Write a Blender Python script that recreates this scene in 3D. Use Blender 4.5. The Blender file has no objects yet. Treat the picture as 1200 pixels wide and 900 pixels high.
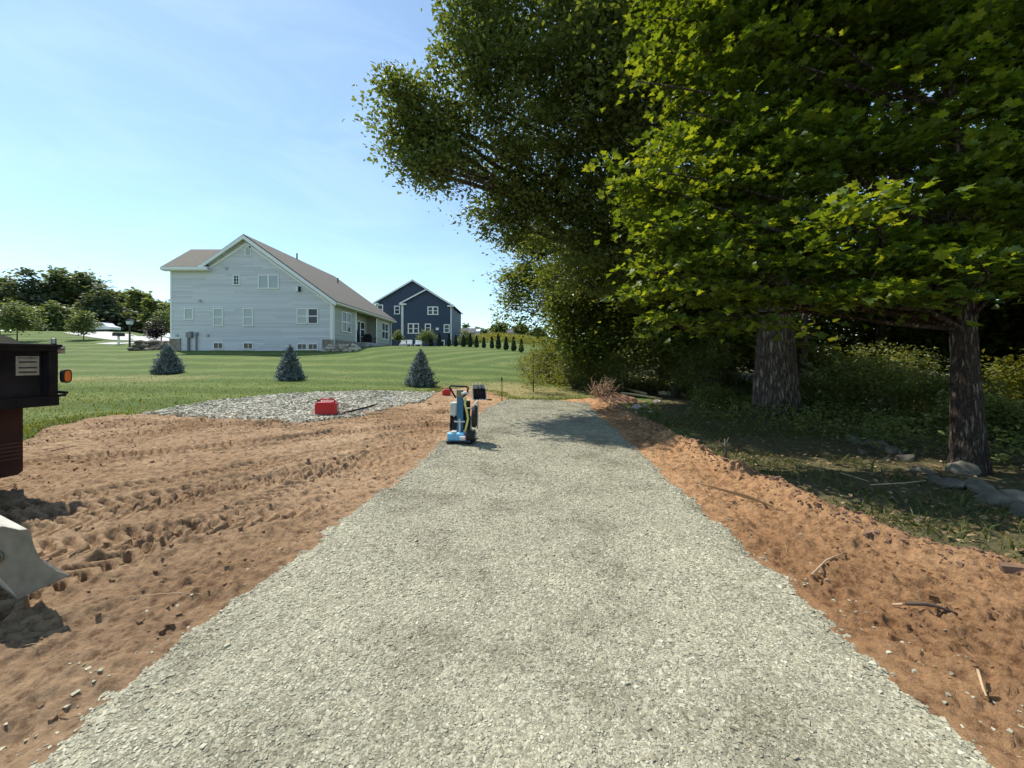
import bpy, math, random
import numpy as np
from mathutils import Vector, Matrix
random.seed(7)
RNG = np.random.default_rng(11)
SC = bpy.context.scene
COL = SC.collection
F = 445.0; HZ = 420.0; CH = 1.55

# ------------------------------------------------------------------ noise
def _hash(ix, iy, s):
    h = (ix.astype(np.int64) * 374761393 + iy.astype(np.int64) * 668265263 + s * 974634777) & 0xFFFFFFFF
    h = ((h ^ (h >> 13)) * 1274126177) & 0xFFFFFFFF
    return ((h ^ (h >> 16)) & 0xFFFFFF) / float(0xFFFFFF)
def vnoise(x, y, s=0):
    x = np.asarray(x, float); y = np.asarray(y, float)
    ix = np.floor(x); iy = np.floor(y); fx = x - ix; fy = y - iy
    fx = fx * fx * (3 - 2 * fx); fy = fy * fy * (3 - 2 * fy)
    a = _hash(ix, iy, s); b = _hash(ix + 1, iy, s); c = _hash(ix, iy + 1, s); d = _hash(ix + 1, iy + 1, s)
    return (a * (1 - fx) + b * fx) * (1 - fy) + (c * (1 - fx) + d * fx) * fy
def fbm(x, y, s=0, o=4, g=.5):
    t = 0; a = 1; n = 0
    for i in range(o):
        t = t + a * (vnoise(x * 2 ** i, y * 2 ** i, s + i) - .5); n += a; a *= g
    return t / n * 2
def sstep(a, b, x):
    t = np.clip((x - a) / (b - a), 0, 1); return t * t * (3 - 2 * t)

# ------------------------------------------------------------------ terrain
_Y = [0, 5, 8, 12, 16, 20, 26, 33, 41, 50, 60, 80, 120, 400]
_T = {-1.6: [0, .05, .2, .35, .5, .7, 1.15, 2.0, 3.0, 4.6, 6.1, 7.0, 8, 12],
      -1.0: [0, .05, .2, .35, .5, .7, 1.2, 2.1, 3.0, 4.3, 5.7, 6.9, 8, 12],
      -.9: [0, .05, .2, .35, .5, .74, 1.4, 2.25, 2.8, 3.6, 4.6, 6, 7.5, 12],
      -.6: [0, .05, .2, .35, .5, .74, 1.4, 2.25, 2.5, 3.0, 3.5, 5, 7, 12],
      -.48: [0, .05, .2, .32, .5, .72, 1.4, 2.25, 2.7, 3.0, 3.4, 4.5, 6.5, 12],
      -.35: [0, .03, .2, .3, .45, .7, 1.4, 2.45, 2.95, 3.15, 3.3, 4.2, 6, 11],
      -.24: [0, 0, .12, .25, .4, .6, 1.2, 2.1, 2.8, 3.1, 3.3, 4.5, 6, 11],
      -.03: [0, 0, .03, .1, .3, .5, 1.0, 1.7, 2.35, 3.0, 4.0, 6.2, 7.2, 11],
      .1: [0, 0, 0, .05, .15, .3, .7, 1.2, 1.8, 2.4, 3.2, 4.8, 6, 10],
      .4: [0, 0, 0, 0, 0, .1, .3, .5, .8, 1, 1.3, 2, 3, 6],
      1.6: [0, 0, 0, 0, 0, .1, .3, .5, .8, 1, 1.3, 2, 3, 6]}
_yf = np.arange(0, 401, .5); _uf = np.arange(-1.6, 1.61, .04)
_us = sorted(_T)
_tab = np.array([np.interp(_yf, _Y, _T[u]) for u in _us])
_tab = np.array([np.interp(_uf, _us, _tab[:, j]) for j in range(len(_yf))])       # [y,u]
def _blur(a, n, ax):
    k = np.exp(-np.linspace(-2, 2, 2 * n + 1) ** 2); k /= k.sum()
    p = np.pad(a, [(n, n) if i == ax else (0, 0) for i in range(2)], mode='edge')
    return sum(k[i] * (p[i:i + a.shape[0]] if ax == 0 else p[:, i:i + a.shape[1]]) for i in range(2 * n + 1))
_tab = _blur(_blur(_tab, 5, 0), 1, 1)
def Z(x, y):
    x = np.asarray(x, float); y = np.asarray(y, float)
    yy = np.clip(y, 0, 399.9); u = np.clip(x / np.maximum(y, 3.), -1.6, 1.599)
    a = yy / .5; b = (u + 1.6) / .04
    i = np.minimum(a.astype(int), _tab.shape[0] - 2); j = np.minimum(b.astype(int), _tab.shape[1] - 2)
    fa = a - i; fb = b - j
    z = (_tab[i, j] * (1 - fb) + _tab[i, j + 1] * fb) * (1 - fa) + (_tab[i + 1, j] * (1 - fb) + _tab[i + 1, j + 1] * fb) * fa
    return z
def Zf(x, y): return float(Z(x, y))
def hit(px, py, ymax=150):
    """the ground point seen at a pixel of the 1200x900 photograph (survey helper)"""
    ys = np.concatenate([np.arange(1, 20, .02), np.arange(20, ymax, .1)])
    u = (px - 600) / F
    f = CH - (py - HZ) * ys / F - Z(u * ys, ys)
    k = np.argmax(f <= 0) if (f <= 0).any() else len(ys) - 1
    y = ys[k]; return (u * y, y, Zf(u * y, y))
def at(px, py, D): return ((px - 600) * D / F, D, CH + (HZ - py) * D / F)
def sdf(x, y, poly):
    """signed distance to a polygon, negative inside"""
    x = np.asarray(x, float); y = np.asarray(y, float)
    d = np.full(x.shape, 1e9); ins = np.zeros(x.shape, bool); n = len(poly)
    for i in range(n):
        ax, ay = poly[i][:2]; bx, by = poly[(i + 1) % n][:2]
        ex, ey = bx - ax, by - ay
        t = np.clip(((x - ax) * ex + (y - ay) * ey) / (ex * ex + ey * ey + 1e-12), 0, 1)
        d = np.minimum(d, np.hypot(x - ax - t * ex, y - ay - t * ey))
        c = ((ay > y) != (by > y)) & (x < (bx - ax) * (y - ay) / (by - ay + 1e-12) + ax)
        ins ^= c
    return np.where(ins, -d, d)

# ------------------------------------------------------------------ materials
def newmat(name):
    m = bpy.data.materials.new(name); m.use_nodes = True
    nt = m.node_tree; return m, nt, nt.nodes['Principled BSDF']
def N(nt, typ, **kw):
    n = nt.nodes.new(typ)
    for k, v in kw.items():
        if k.startswith('i_'):
            key = k[2:]; key = int(key) if key.isdigit() else key.replace('_', ' ')
            n.inputs[key].default_value = v
        else: setattr(n, k, v)
    return n
def ramp(nt, stops, interp='LINEAR'):
    r = nt.nodes.new('ShaderNodeValToRGB'); r.color_ramp.interpolation = interp
    els = r.color_ramp.elements
    while len(els) > 1: els.remove(els[-1])
    els[0].position = stops[0][0]; els[0].color = (*stops[0][1], 1)
    for p, c in stops[1:]:
        e = els.new(p); e.color = (*c, 1)
    return r
def flat(name, c, rough=.6, metal=0, spec=.4, var=.12, scale=8, bump=0, bscale=60):
    m, nt, b = newmat(name); L = nt.links.new
    tc = N(nt, 'ShaderNodeTexCoord'); no = N(nt, 'ShaderNodeTexNoise', i_Scale=scale, i_Detail=5.)
    L(tc.outputs['Object'], no.inputs['Vector'])
    r = ramp(nt, [(.3, tuple(v * (1 - var) for v in c)), (.7, tuple(min(1, v * (1 + var)) for v in c))])
    L(no.outputs['Fac'], r.inputs['Fac']); L(r.outputs['Color'], b.inputs['Base Color'])
    b.inputs['Roughness'].default_value = rough; b.inputs['Metallic'].default_value = metal
    b.inputs['Specular IOR Level'].default_value = spec
    if bump:
        n2 = N(nt, 'ShaderNodeTexNoise', i_Scale=bscale, i_Detail=4.); L(tc.outputs['Object'], n2.inputs['Vector'])
        bp = N(nt, 'ShaderNodeBump', i_Strength=bump, i_Distance=.02); L(n2.outputs['Fac'], bp.inputs['Height']); L(bp.outputs['Normal'], b.inputs['Normal'])
    return m
def leafmat(name, c1, c2, c3=None, trans=.4, rough=.5, tcol=None, spec=.35):
    m, nt, b = newmat(name); L = nt.links.new
    g = N(nt, 'ShaderNodeNewGeometry')
    r = ramp(nt, [(0, c1), (.6, c2), (1, c3 or c2)]); L(g.outputs['Random Per Island'], r.inputs['Fac'])
    L(r.outputs['Color'], b.inputs['Base Color']); b.inputs['Roughness'].default_value = rough
    b.inputs['Specular IOR Level'].default_value = spec
    t = N(nt, 'ShaderNodeBsdfTranslucent'); mx = N(nt, 'ShaderNodeMixShader'); mx.inputs[0].default_value = trans
    hs = N(nt, 'ShaderNodeMix', data_type='RGBA', blend_type='MULTIPLY'); hs.inputs[0].default_value = 1
    L(r.outputs['Color'], hs.inputs[6]); hs.inputs[7].default_value = (*(tcol or (1.9, 1.5, .5)), 1)
    L(hs.outputs[2], t.inputs['Color'])
    L(b.outputs[0], mx.inputs[1]); L(t.outputs[0], mx.inputs[2]); L(mx.outputs[0], nt.nodes['Material Output'].inputs[0])
    return m

# ------------------------------------------------------------------ mesh helpers
def link(name, me, mat=None, parent=None):
    o = bpy.data.objects.new(name, me); COL.objects.link(o)
    if mat is not None:
        for k in (mat if isinstance(mat, (list, tuple)) else [mat]): me.materials.append(k)
    if parent is not None: o.parent = parent
    return o
def fastmesh(name, V, Fc, smooth=False):
    """V (n,3), Fc (m,k) index array"""
    V = np.ascontiguousarray(V, np.float32); Fc = np.ascontiguousarray(Fc, np.int32)
    me = bpy.data.meshes.new(name); m, k = Fc.shape
    me.vertices.add(len(V)); me.vertices.foreach_set('co', V.ravel())
    me.loops.add(m * k); me.loops.foreach_set('vertex_index', Fc.ravel())
    me.polygons.add(m); me.polygons.foreach_set('loop_start', np.arange(0, m * k, k, dtype=np.int32))
    try: me.polygons.foreach_set('loop_total', np.full(m, k, np.int32))
    except Exception: pass
    me.polygons.foreach_set('use_smooth', np.full(m, smooth, bool))
    me.update(calc_edges=True); return me
def tag(o, label=None, cat=None, group=None, kind=None):
    if label: o['label'] = label
    if cat: o['category'] = cat
    if group: o['group'] = group
    if kind: o['kind'] = kind
    return o
def empty(name, loc, label, cat, group=None, rz=0):
    o = bpy.data.objects.new(name, None); COL.objects.link(o); o.location = loc; o.rotation_euler = (0, 0, rz)
    o.empty_display_size = .2
    return tag(o, label, cat, group)
class MB:
    def __init__(s): s.v = []; s.f = []; s.mi = []
    def add(s, vs, fs, mi=0):
        o = len(s.v); s.v += [tuple(v) for v in vs]; s.f += [tuple(i + o for i in f) for f in fs]; s.mi += [mi] * len(fs); return s
    def box(s, a, b, mi=0, M=None):
        x0, y0, z0 = a; x1, y1, z1 = b
        vs = [(x0, y0, z0), (x1, y0, z0), (x1, y1, z0), (x0, y1, z0), (x0, y0, z1), (x1, y0, z1), (x1, y1, z1), (x0, y1, z1)]
        if M is not None: vs = [M @ Vector(v) for v in vs]
        return s.add(vs, [(3, 2, 1, 0), (4, 5, 6, 7), (0, 1, 5, 4), (1, 2, 6, 5), (2, 3, 7, 6), (3, 0, 4, 7)], mi)
    def prism(s, poly, axis, a, b, mi=0):
        """extrude polygon of 2d points along axis: 'x' (pts y,z) 'y' (pts x,z) 'z' (pts x,y)"""
        def P(p, t): return {'x': (t, p[0], p[1]), 'y': (p[0], t, p[1]), 'z': (p[0], p[1], t)}[axis]
        n = len(poly); vs = [P(p, a) for p in poly] + [P(p, b) for p in poly]
        fs = [tuple(range(n - 1, -1, -1)), tuple(range(n, 2 * n))] + [(i, (i + 1) % n, n + (i + 1) % n, n + i) for i in range(n)]
        return s.add(vs, fs, mi)
    def tube(s, pts, rad, n=8, mi=0, cap=True):
        pts = [Vector(p) for p in pts]; rads = rad if isinstance(rad, (list, tuple)) else [rad] * len(pts)
        t0 = (pts[1] - pts[0]).normalized(); up = Vector((0, 0, 1)) if abs(t0.z) < .9 else Vector((1, 0, 0))
        u = t0.cross(up).normalized(); vs = []; fs = []
        for i, p in enumerate(pts):
            t = (pts[min(i + 1, len(pts) - 1)] - pts[max(i - 1, 0)]).normalized()
            u = (u - t * u.dot(t)); u = u.normalized() if u.length > 1e-6 else t.orthogonal().normalized(); w = t.cross(u)
            for k in range(n):
                a = 2 * math.pi * k / n; vs.append(p + (u * math.cos(a) + w * math.sin(a)) * rads[i])
        for i in range(len(pts) - 1):
            for k in range(n): fs.append((i * n + k, i * n + (k + 1) % n, (i + 1) * n + (k + 1) % n, (i + 1) * n + k))
        if cap: fs += [tuple(range(n - 1, -1, -1)), tuple((len(pts) - 1) * n + k for k in range(n))]
        return s.add(vs, fs, mi)
    def build(s, name, mat, parent=None, smooth=False, bevel=0, xf=None):
        me = bpy.data.meshes.new(name); me.from_pydata(s.v, [], s.f); me.polygons.foreach_set('material_index', s.mi)
        me.polygons.foreach_set('use_smooth', [smooth] * len(s.f)); me.update()
        o = link(name, me, mat, parent)
        if bevel:
            b = o.modifiers.new('bevel', 'BEVEL'); b.width = bevel; b.segments = 2; b.limit_method = 'ANGLE'; b.angle_limit = .6
        return o
def textobj(name, s, size, mat, M, parent=None, align='CENTER', ext=.001):
    cu = bpy.data.curves.new(name, 'FONT'); cu.body = s; cu.size = size; cu.align_x = align; cu.align_y = 'CENTER'; cu.extrude = ext
    o = bpy.data.objects.new(name, cu); COL.objects.link(o); cu.materials.append(mat); o.matrix_world = M
    if parent is not None: o.parent = parent
    return o

# ------------------------------------------------------------------ leaves
def _tmpl(kind):
    if kind == 'maple':
        h = [(.0, .0), (.16, -.10), (.30, -.05), (.27, .10), (.56, .22), (.40, .36), (.46, .52), (.20, .46), (.17, .60), (.24, .74), (.09, .72)]
        p = h + [(0, 1.0)] + [(-x, y) for x, y in h[:0:-1]]
    elif kind == 'oak':
        h = [(0, 0), (.07, .12), (.22, .25), (.10, .38), (.28, .52), (.14, .62), (.22, .80)]
        p = h + [(0, 1.0)] + [(-x, y) for x, y in h[:0:-1]]
    elif kind == 'oval': p = [(0, 0), (.24, .3), (.22, .65), (0, 1), (-.22, .65), (-.24, .3)]
    elif kind == 'clump': p = [(0, 0), (.38, .15), (.3, .6), (.05, 1), (-.28, .7), (-.42, .25)]
    elif kind == 'needle': p = [(-.06, 0), (.06, 0), (0, 1)]
    elif kind == 'blade': p = [(-.5, 0), (.5, 0), (.0, 1)]
    p = np.array(p); z = np.abs(p[:, 0]) * .25 - (p[:, 1] - .5) ** 2 * .35
    return np.column_stack([p[:, 0], p[:, 1], z])
def leaves(C, kind, size, up=1.0, droop=.25, out=None, rng=RNG, var=.45, tilt=None):
    """C (n,3) leaf bases -> V,F. up = how strongly the blades face the sky."""
    n = len(C); T = _tmpl(kind)
    nrm = rng.normal(size=(n, 3)); nrm[:, 2] = np.abs(nrm[:, 2]) + up * 1.3
    nrm /= np.linalg.norm(nrm, axis=1)[:, None]
    d = rng.normal(size=(n, 3)); d[:, 2] = d[:, 2] * .5 - droop
    if out is not None: d += out * 1.2
    d -= nrm * (d * nrm).sum(1)[:, None]; d /= np.linalg.norm(d, axis=1)[:, None] + 1e-9
    s = np.cross(d, nrm); sz = size * (1 + rng.uniform(-var, var, n))
    V = C[:, None, :] + sz[:, None, None] * (T[None, :, 0, None] * s[:, None, :] + T[None, :, 1, None] * d[:, None, :] + T[None, :, 2, None] * nrm[:, None, :])
    k = len(T); Fc = np.arange(n * k).reshape(n, k)
    return V.reshape(-1, 3), Fc

def facet(v, r, planes):
    """knock flat faces off a boulder"""
    for n, d in planes:
        k = v.dot(n) - d * r
        if k > 0: v = v - n * k
    return v
def rnd_planes(n=11):
    return [(Vector((random.gauss(0, 1), random.gauss(0, 1), random.gauss(0, 1))).normalized(), random.uniform(.62, .88)) for _ in range(n)]
# ================================================================== GROUND
def W(pts): return [hit(*p)[:2] for p in pts]
ROAD = [(-1.85, -6), (-1.83, 1.4), (-1.80, 2.1), (-1.66, 3.14), (-1.44, 4.93), (-1.22, 7.26), (-1.06, 8.6), (-.75, 11), (-.30, 12.9),
        (.5, 13.4), (1.7, 13.3), (2.55, 12.6), (2.45, 10.8), (2.12, 5.6), (1.93, 3.2), (1.93, 2.1), (1.95, -6)]
DIRT = W([(-60, 585), (0, 537), (22, 520), (60, 500), (100, 491), (165, 487), (330, 478), (420, 474), (500, 466), (520, 458), (545, 455), (580, 462), (596, 470), (690, 469), (735, 480),
          (765, 497), (850, 541), (960, 594), (1080, 638), (1200, 670), (1330, 720)]) + [(7, 1), (8, -6), (-16, -6), (-16, 2.5)]
PAD = W([(158, 487), (250, 471), (340, 462), (430, 459), (515, 461), (508, 468), (470, 478), (430, 489), (350, 497), (250, 493)])

def grid_rows(y0, y1, px, cap=9.):
    ys = []; y = y0
    while y < y1:
        ys.append(y); y += min(cap if y < 9 else cap * 1.7, max(.012, max(y, .9) ** 2 / (F * CH) * px))
    return np.array(ys + [y1])
def sheet(name, ys, us, hf, mat, keep=None):
    U, Yg = np.meshgrid(us, ys); X = U * np.sqrt(Yg ** 2 + 1.5)
    Zg = hf(X, Yg); V = np.column_stack([X.ravel(), Yg.ravel(), Zg.ravel()])
    r, c = X.shape; i = np.arange(r * c).reshape(r, c)
    Fc = np.stack([i[:-1, :-1], i[:-1, 1:], i[1:, 1:], i[1:, :-1]], -1).reshape(-1, 4)
    if keep is not None:
        k = keep(X, Yg).ravel(); Fc = Fc[k[Fc].any(1)]
        used = np.unique(Fc); mp = np.zeros(r * c, int); mp[used] = np.arange(len(used)); V = V[used]; Fc = mp[Fc]
    return tag(link(name, fastmesh(name, V, Fc, True), mat), kind='structure')

def rough_edge(x, y, s, a=.10, f=2.2): return fbm(x * f, y * f, s, 4, .6) * a
def tracks(x, y):
    """crawler and tyre prints pressed into the soil"""
    t = np.zeros(x.shape); cov = np.zeros(x.shape)
    for (ax, ay, bx, by, w, per) in [(-9, 3.6, -.9, 8.6, .19, .11), (-9.3, 5.2, -1.4, 10.0, .19, .11), (-8, 1.2, -1.9, 5.6, .22, .13), (-7, 8.6, -1.2, 9.9, .16, .10),
                                   (-7, 7.2, -1.0, 9.4, .16, .10), (-9, .2, -2.0, 4.0, .2, .13), (-9, 7.9, -3, 7.4, .2, .12), (-6, 3.0, -1.4, 7.4, .17, .10), (-5.4, 2.2, -1.6, 6.2, .17, .10), (-10, 6.4, -1.2, 10.6, .19, .11), (-6, 5.6, -1.3, 8.3, .17, .10), (-3.4, -1.5, -2.3, 6, .17, .12)]:
        L = math.hypot(bx - ax, by - ay); ex, ey = (bx - ax) / L, (by - ay) / L
        s = (x - ax) * ex + (y - ay) * ey; q = -(x - ax) * ey + (y - ay) * ex + .22 * np.sin(s * .6 + ax) + .03 * fbm(s, y, 3, 2)
        m = sstep(w + .05, w - .03, np.abs(q)) * sstep(-.5, .5, s) * sstep(L + .5, L - .5, s)
        m = m * sstep(-.75, -.1, fbm(x * 1.3, y * 1.3, 21, 3) + .25)
        cov = np.maximum(cov, m)
        bars = np.sin((s + np.abs(q) * .6) / (per * 1.0) * 2 * math.pi)
        rim = np.exp(-((np.abs(q) - w - .03) / .04) ** 2)
        t += m * (-.024 + .033 * np.clip(bars * 2.5, -1, 1)) + rim * .024 * sstep(-.5, .5, s) * sstep(L + .5, L - .5, s)
    return t, cov
def Hdirt(x, y):
    ang = math.radians(32); a = x * math.cos(ang) + y * math.sin(ang); b = -x * math.sin(ang) + y * math.cos(ang)
    left = sstep(.5, -1.2, x)
    h = fbm(x * .9, y * .9, 5, 3) * .035
    h = h + left * (fbm(a * 1.1, b * 5.5, 8, 4, .6) * .040 + fbm(a * 5, b * 17, 9, 4, .65) * .024)
    h = h + (1 - left) * (fbm(x * 4, y * 4, 15, 5, .65) * .060 + sstep(.55, .8, vnoise(x * 5, y * 5, 77)) * .025)
    h = h + fbm(x * 15, y * 15, 12, 3, .8) * .026
    clod = sstep(.72, .9, vnoise(x * 16, y * 16, 31)) * sstep(.45, .7, vnoise(x * 1.7, y * 1.7, 32)); h = h + clod * .020
    h = h + (1 - left) * (fbm(x * 17, y * 17, 18, 3, .8) * .028 + fbm((x + y) * 3, (x - y) * 9, 19, 4, .7) * .022)
    tk, cov = tracks(x, y); h = h * (1 - .85 * cov * left) + tk * left
    # spoil ridge thrown up along the shady grass on the right
    dd = sdf(x, y, DIRT); h = h + np.exp(-((dd + .22) / .16) ** 2) * .09 * sstep(1.5, 3, x) * (.6 + vnoise(x * 3, y * 3, 55))
    e = dd + rough_edge(x, y, 40, .22, 1.6)
    dr = sdf(x, y, ROAD)
    h = h * sstep(-.02, .22, dr + .1)
    return Z(x, y) + .02 + h - sstep(-.04, .10, e) * .16 - .05 * sstep(-.1, -.3, dr)
def Hroad(x, y):
    d = sdf(x, y, ROAD); e = d + rough_edge(x, y, 60, .09, 2.6) + rough_edge(x, y, 61, .09, 14)
    rut = np.exp(-((x + .95) / .25) ** 2) * sstep(5, 7, y) * sstep(12.5, 10, y)
    w = fbm(x * .8, y * .8, 70, 3) * .018 + fbm(x * 6, y * 6, 71, 4) * .006 + fbm(x * 24, y * 24, 72, 2) * .004
    dg = np.sin((y * .9 - x * 2.2) * 9) * .008 * rut
    return Z(x, y) + .035 + w + dg - sstep(-.16, .0, e) * .03 - sstep(-.03, .10, e) * .2
def Hpad(x, y):
    e = sdf(x, y, PAD) + rough_edge(x, y, 80, .12, 3)
    return Z(x, y) + .045 + fbm(x * 5, y * 5, 81, 4) * .02 + fbm(x * 18, y * 18, 82, 3) * .02 - sstep(-.12, .05, e) * .2
def Hlawn(x, y):
    e = sdf(x, y, DIRT) + rough_edge(x, y, 40, .22, 1.6)
    h = fbm(x * .7, y * .7, 90, 3) * .03 + fbm(x * 5, y * 5, 91, 3) * .015 * sstep(30, 12, y)
    near = sstep(-.10, .12, e) * .03
    return Z(x, y) + .0 + h * sstep(0, .5, e) + near - sstep(.12, -.10, e) * .12

# --- materials
def mat_dirt():
    m, nt, b = newmat('raked_soil'); L = nt.links.new
    g = N(nt, 'ShaderNodeNewGeometry'); P = g.outputs['Position']
    n1 = N(nt, 'ShaderNodeTexNoise', i_Scale=.55, i_Detail=5., i_Roughness=.6); L(P, n1.inputs['Vector'])
    n2 = N(nt, 'ShaderNodeTexNoise', i_Scale=14., i_Detail=7., i_Roughness=.7); L(P, n2.inputs['Vector'])
    r1 = ramp(nt, [(.35, (.40, .255, .148)), (.65, (.59, .405, .25))]); L(n1.outputs['Fac'], r1.inputs['Fac'])
    r2 = ramp(nt, [(.32, (.36, .31, .28)), (.5, (.93, .93, .93)), (.70, (1.28, 1.25, 1.18))]); L(n2.outputs['Fac'], r2.inputs['Fac'])
    mx = N(nt, 'ShaderNodeMix', data_type='RGBA', blend_type='MULTIPLY'); mx.inputs[0].default_value = 1
    L(r1.outputs['Color'], mx.inputs[6]); L(r2.outputs['Color'], mx.inputs[7])
    # redder soil on the right of the road and towards the far end
    sx = N(nt, 'ShaderNodeSeparateXYZ'); L(P, sx.inputs[0])
    mr = N(nt, 'ShaderNodeMapRange', i_1=-2.5, i_2=1.5); L(sx.outputs[0], mr.inputs[0])
    m2 = N(nt, 'ShaderNodeMix', data_type='RGBA', blend_type='MULTIPLY'); L(mr.outputs[0], m2.inputs[0]); L(mx.outputs[2], m2.inputs[6]); m2.inputs[7].default_value = (1.05, .90, .76, 1)
    # damp dark crumbs
    n3 = N(nt, 'ShaderNodeTexNoise', i_Scale=2.6, i_Detail=6., i_Roughness=.72); L(P, n3.inputs['Vector'])
    r3 = ramp(nt, [(.60, (0, 0, 0)), (.70, (1, 1, 1))]); L(n3.outputs['Fac'], r3.inputs['Fac'])
    m3 = N(nt, 'ShaderNodeMix', data_type='RGBA', blend_type='MULTIPLY'); sc = N(nt, 'ShaderNodeMath', operation='MULTIPLY'); sc.inputs[1].default_value = .55
    L(r3.outputs['Color'], sc.inputs[0]); L(sc.outputs[0], m3.inputs[0]); L(m2.outputs[2], m3.inputs[6]); m3.inputs[7].default_value = (.55, .45, .42, 1)
    L(m3.outputs[2], b.inputs['Base Color']); b.inputs['Roughness'].default_value = .95; b.inputs['Specular IOR Level'].default_value = .1
    n4 = N(nt, 'ShaderNodeTexNoise', i_Scale=38., i_Detail=8., i_Roughness=.78); L(P, n4.inputs['Vector'])
    bp = N(nt, 'ShaderNodeBump', i_Strength=1., i_Distance=.05); L(n4.outputs['Fac'], bp.inputs['Height']); L(bp.outputs['Normal'], b.inputs['Normal'])
    return m
def mat_gravel(name, sc1, c0, c1, c2):
    m, nt, b = newmat(name); L = nt.links.new
    g = N(nt, 'ShaderNodeNewGeometry'); P = g.outputs['Position']
    v = N(nt, 'ShaderNodeTexVoronoi', i_Scale=sc1); L(P, v.inputs['Vector'])
    v2 = N(nt, 'ShaderNodeTexVoronoi', i_Scale=sc1 * 2.3); L(P, v2.inputs['Vector'])
    bw = N(nt, 'ShaderNodeSeparateColor'); L(v.outputs['Color'], bw.inputs[0])
    r = ramp(nt, [(0, c0), (.5, c1), (1, c2)]); L(bw.outputs[0], r.inputs['Fac'])
    bw2 = N(nt, 'ShaderNodeSeparateColor'); L(v2.outputs['Color'], bw2.inputs[0])
    r2 = ramp(nt, [(0, (.72, .72, .72)), (1, (1.15, 1.15, 1.15))]); L(bw2.outputs[1], r2.inputs['Fac'])
    mx = N(nt, 'ShaderNodeMix', data_type='RGBA', blend_type='MULTIPLY'); mx.inputs[0].default_value = 1
    L(r.outputs['Color'], mx.inputs[6]); L(r2.outputs['Color'], mx.inputs[7])
    n1 = N(nt, 'ShaderNodeTexNoise', i_Scale=1.1, i_Detail=7., i_Roughness=.7); L(P, n1.inputs['Vector'])
    r3 = ramp(nt, [(.36, (.62, .61, .57)), (.5, (.95, .95, .93)), (.65, (1.1, 1.1, 1.06))]); L(n1.outputs['Fac'], r3.inputs['Fac'])
    m2 = N(nt, 'ShaderNodeMix', data_type='RGBA', blend_type='MULTIPLY'); m2.inputs[0].default_value = 1
    L(mx.outputs[2], m2.inputs[6]); L(r3.outputs['Color'], m2.inputs[7])
    L(m2.outputs[2], b.inputs['Base Color']); b.inputs['Roughness'].default_value = .85; b.inputs['Specular IOR Level'].default_value = .2
    inv = N(nt, 'ShaderNodeMath', operation='SUBTRACT'); inv.inputs[0].default_value = 1; L(v.outputs['Distance'], inv.inputs[1])
    ad = N(nt, 'ShaderNodeMath', operation='ADD'); L(inv.outputs[0], ad.inputs[0]); L(bw2.outputs[1], ad.inputs[1])
    bp = N(nt, 'ShaderNodeBump', i_Strength=.9, i_Distance=.012); L(ad.outputs[0], bp.inputs['Height']); L(bp.outputs['Normal'], b.inputs['Normal'])
    return m
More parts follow.
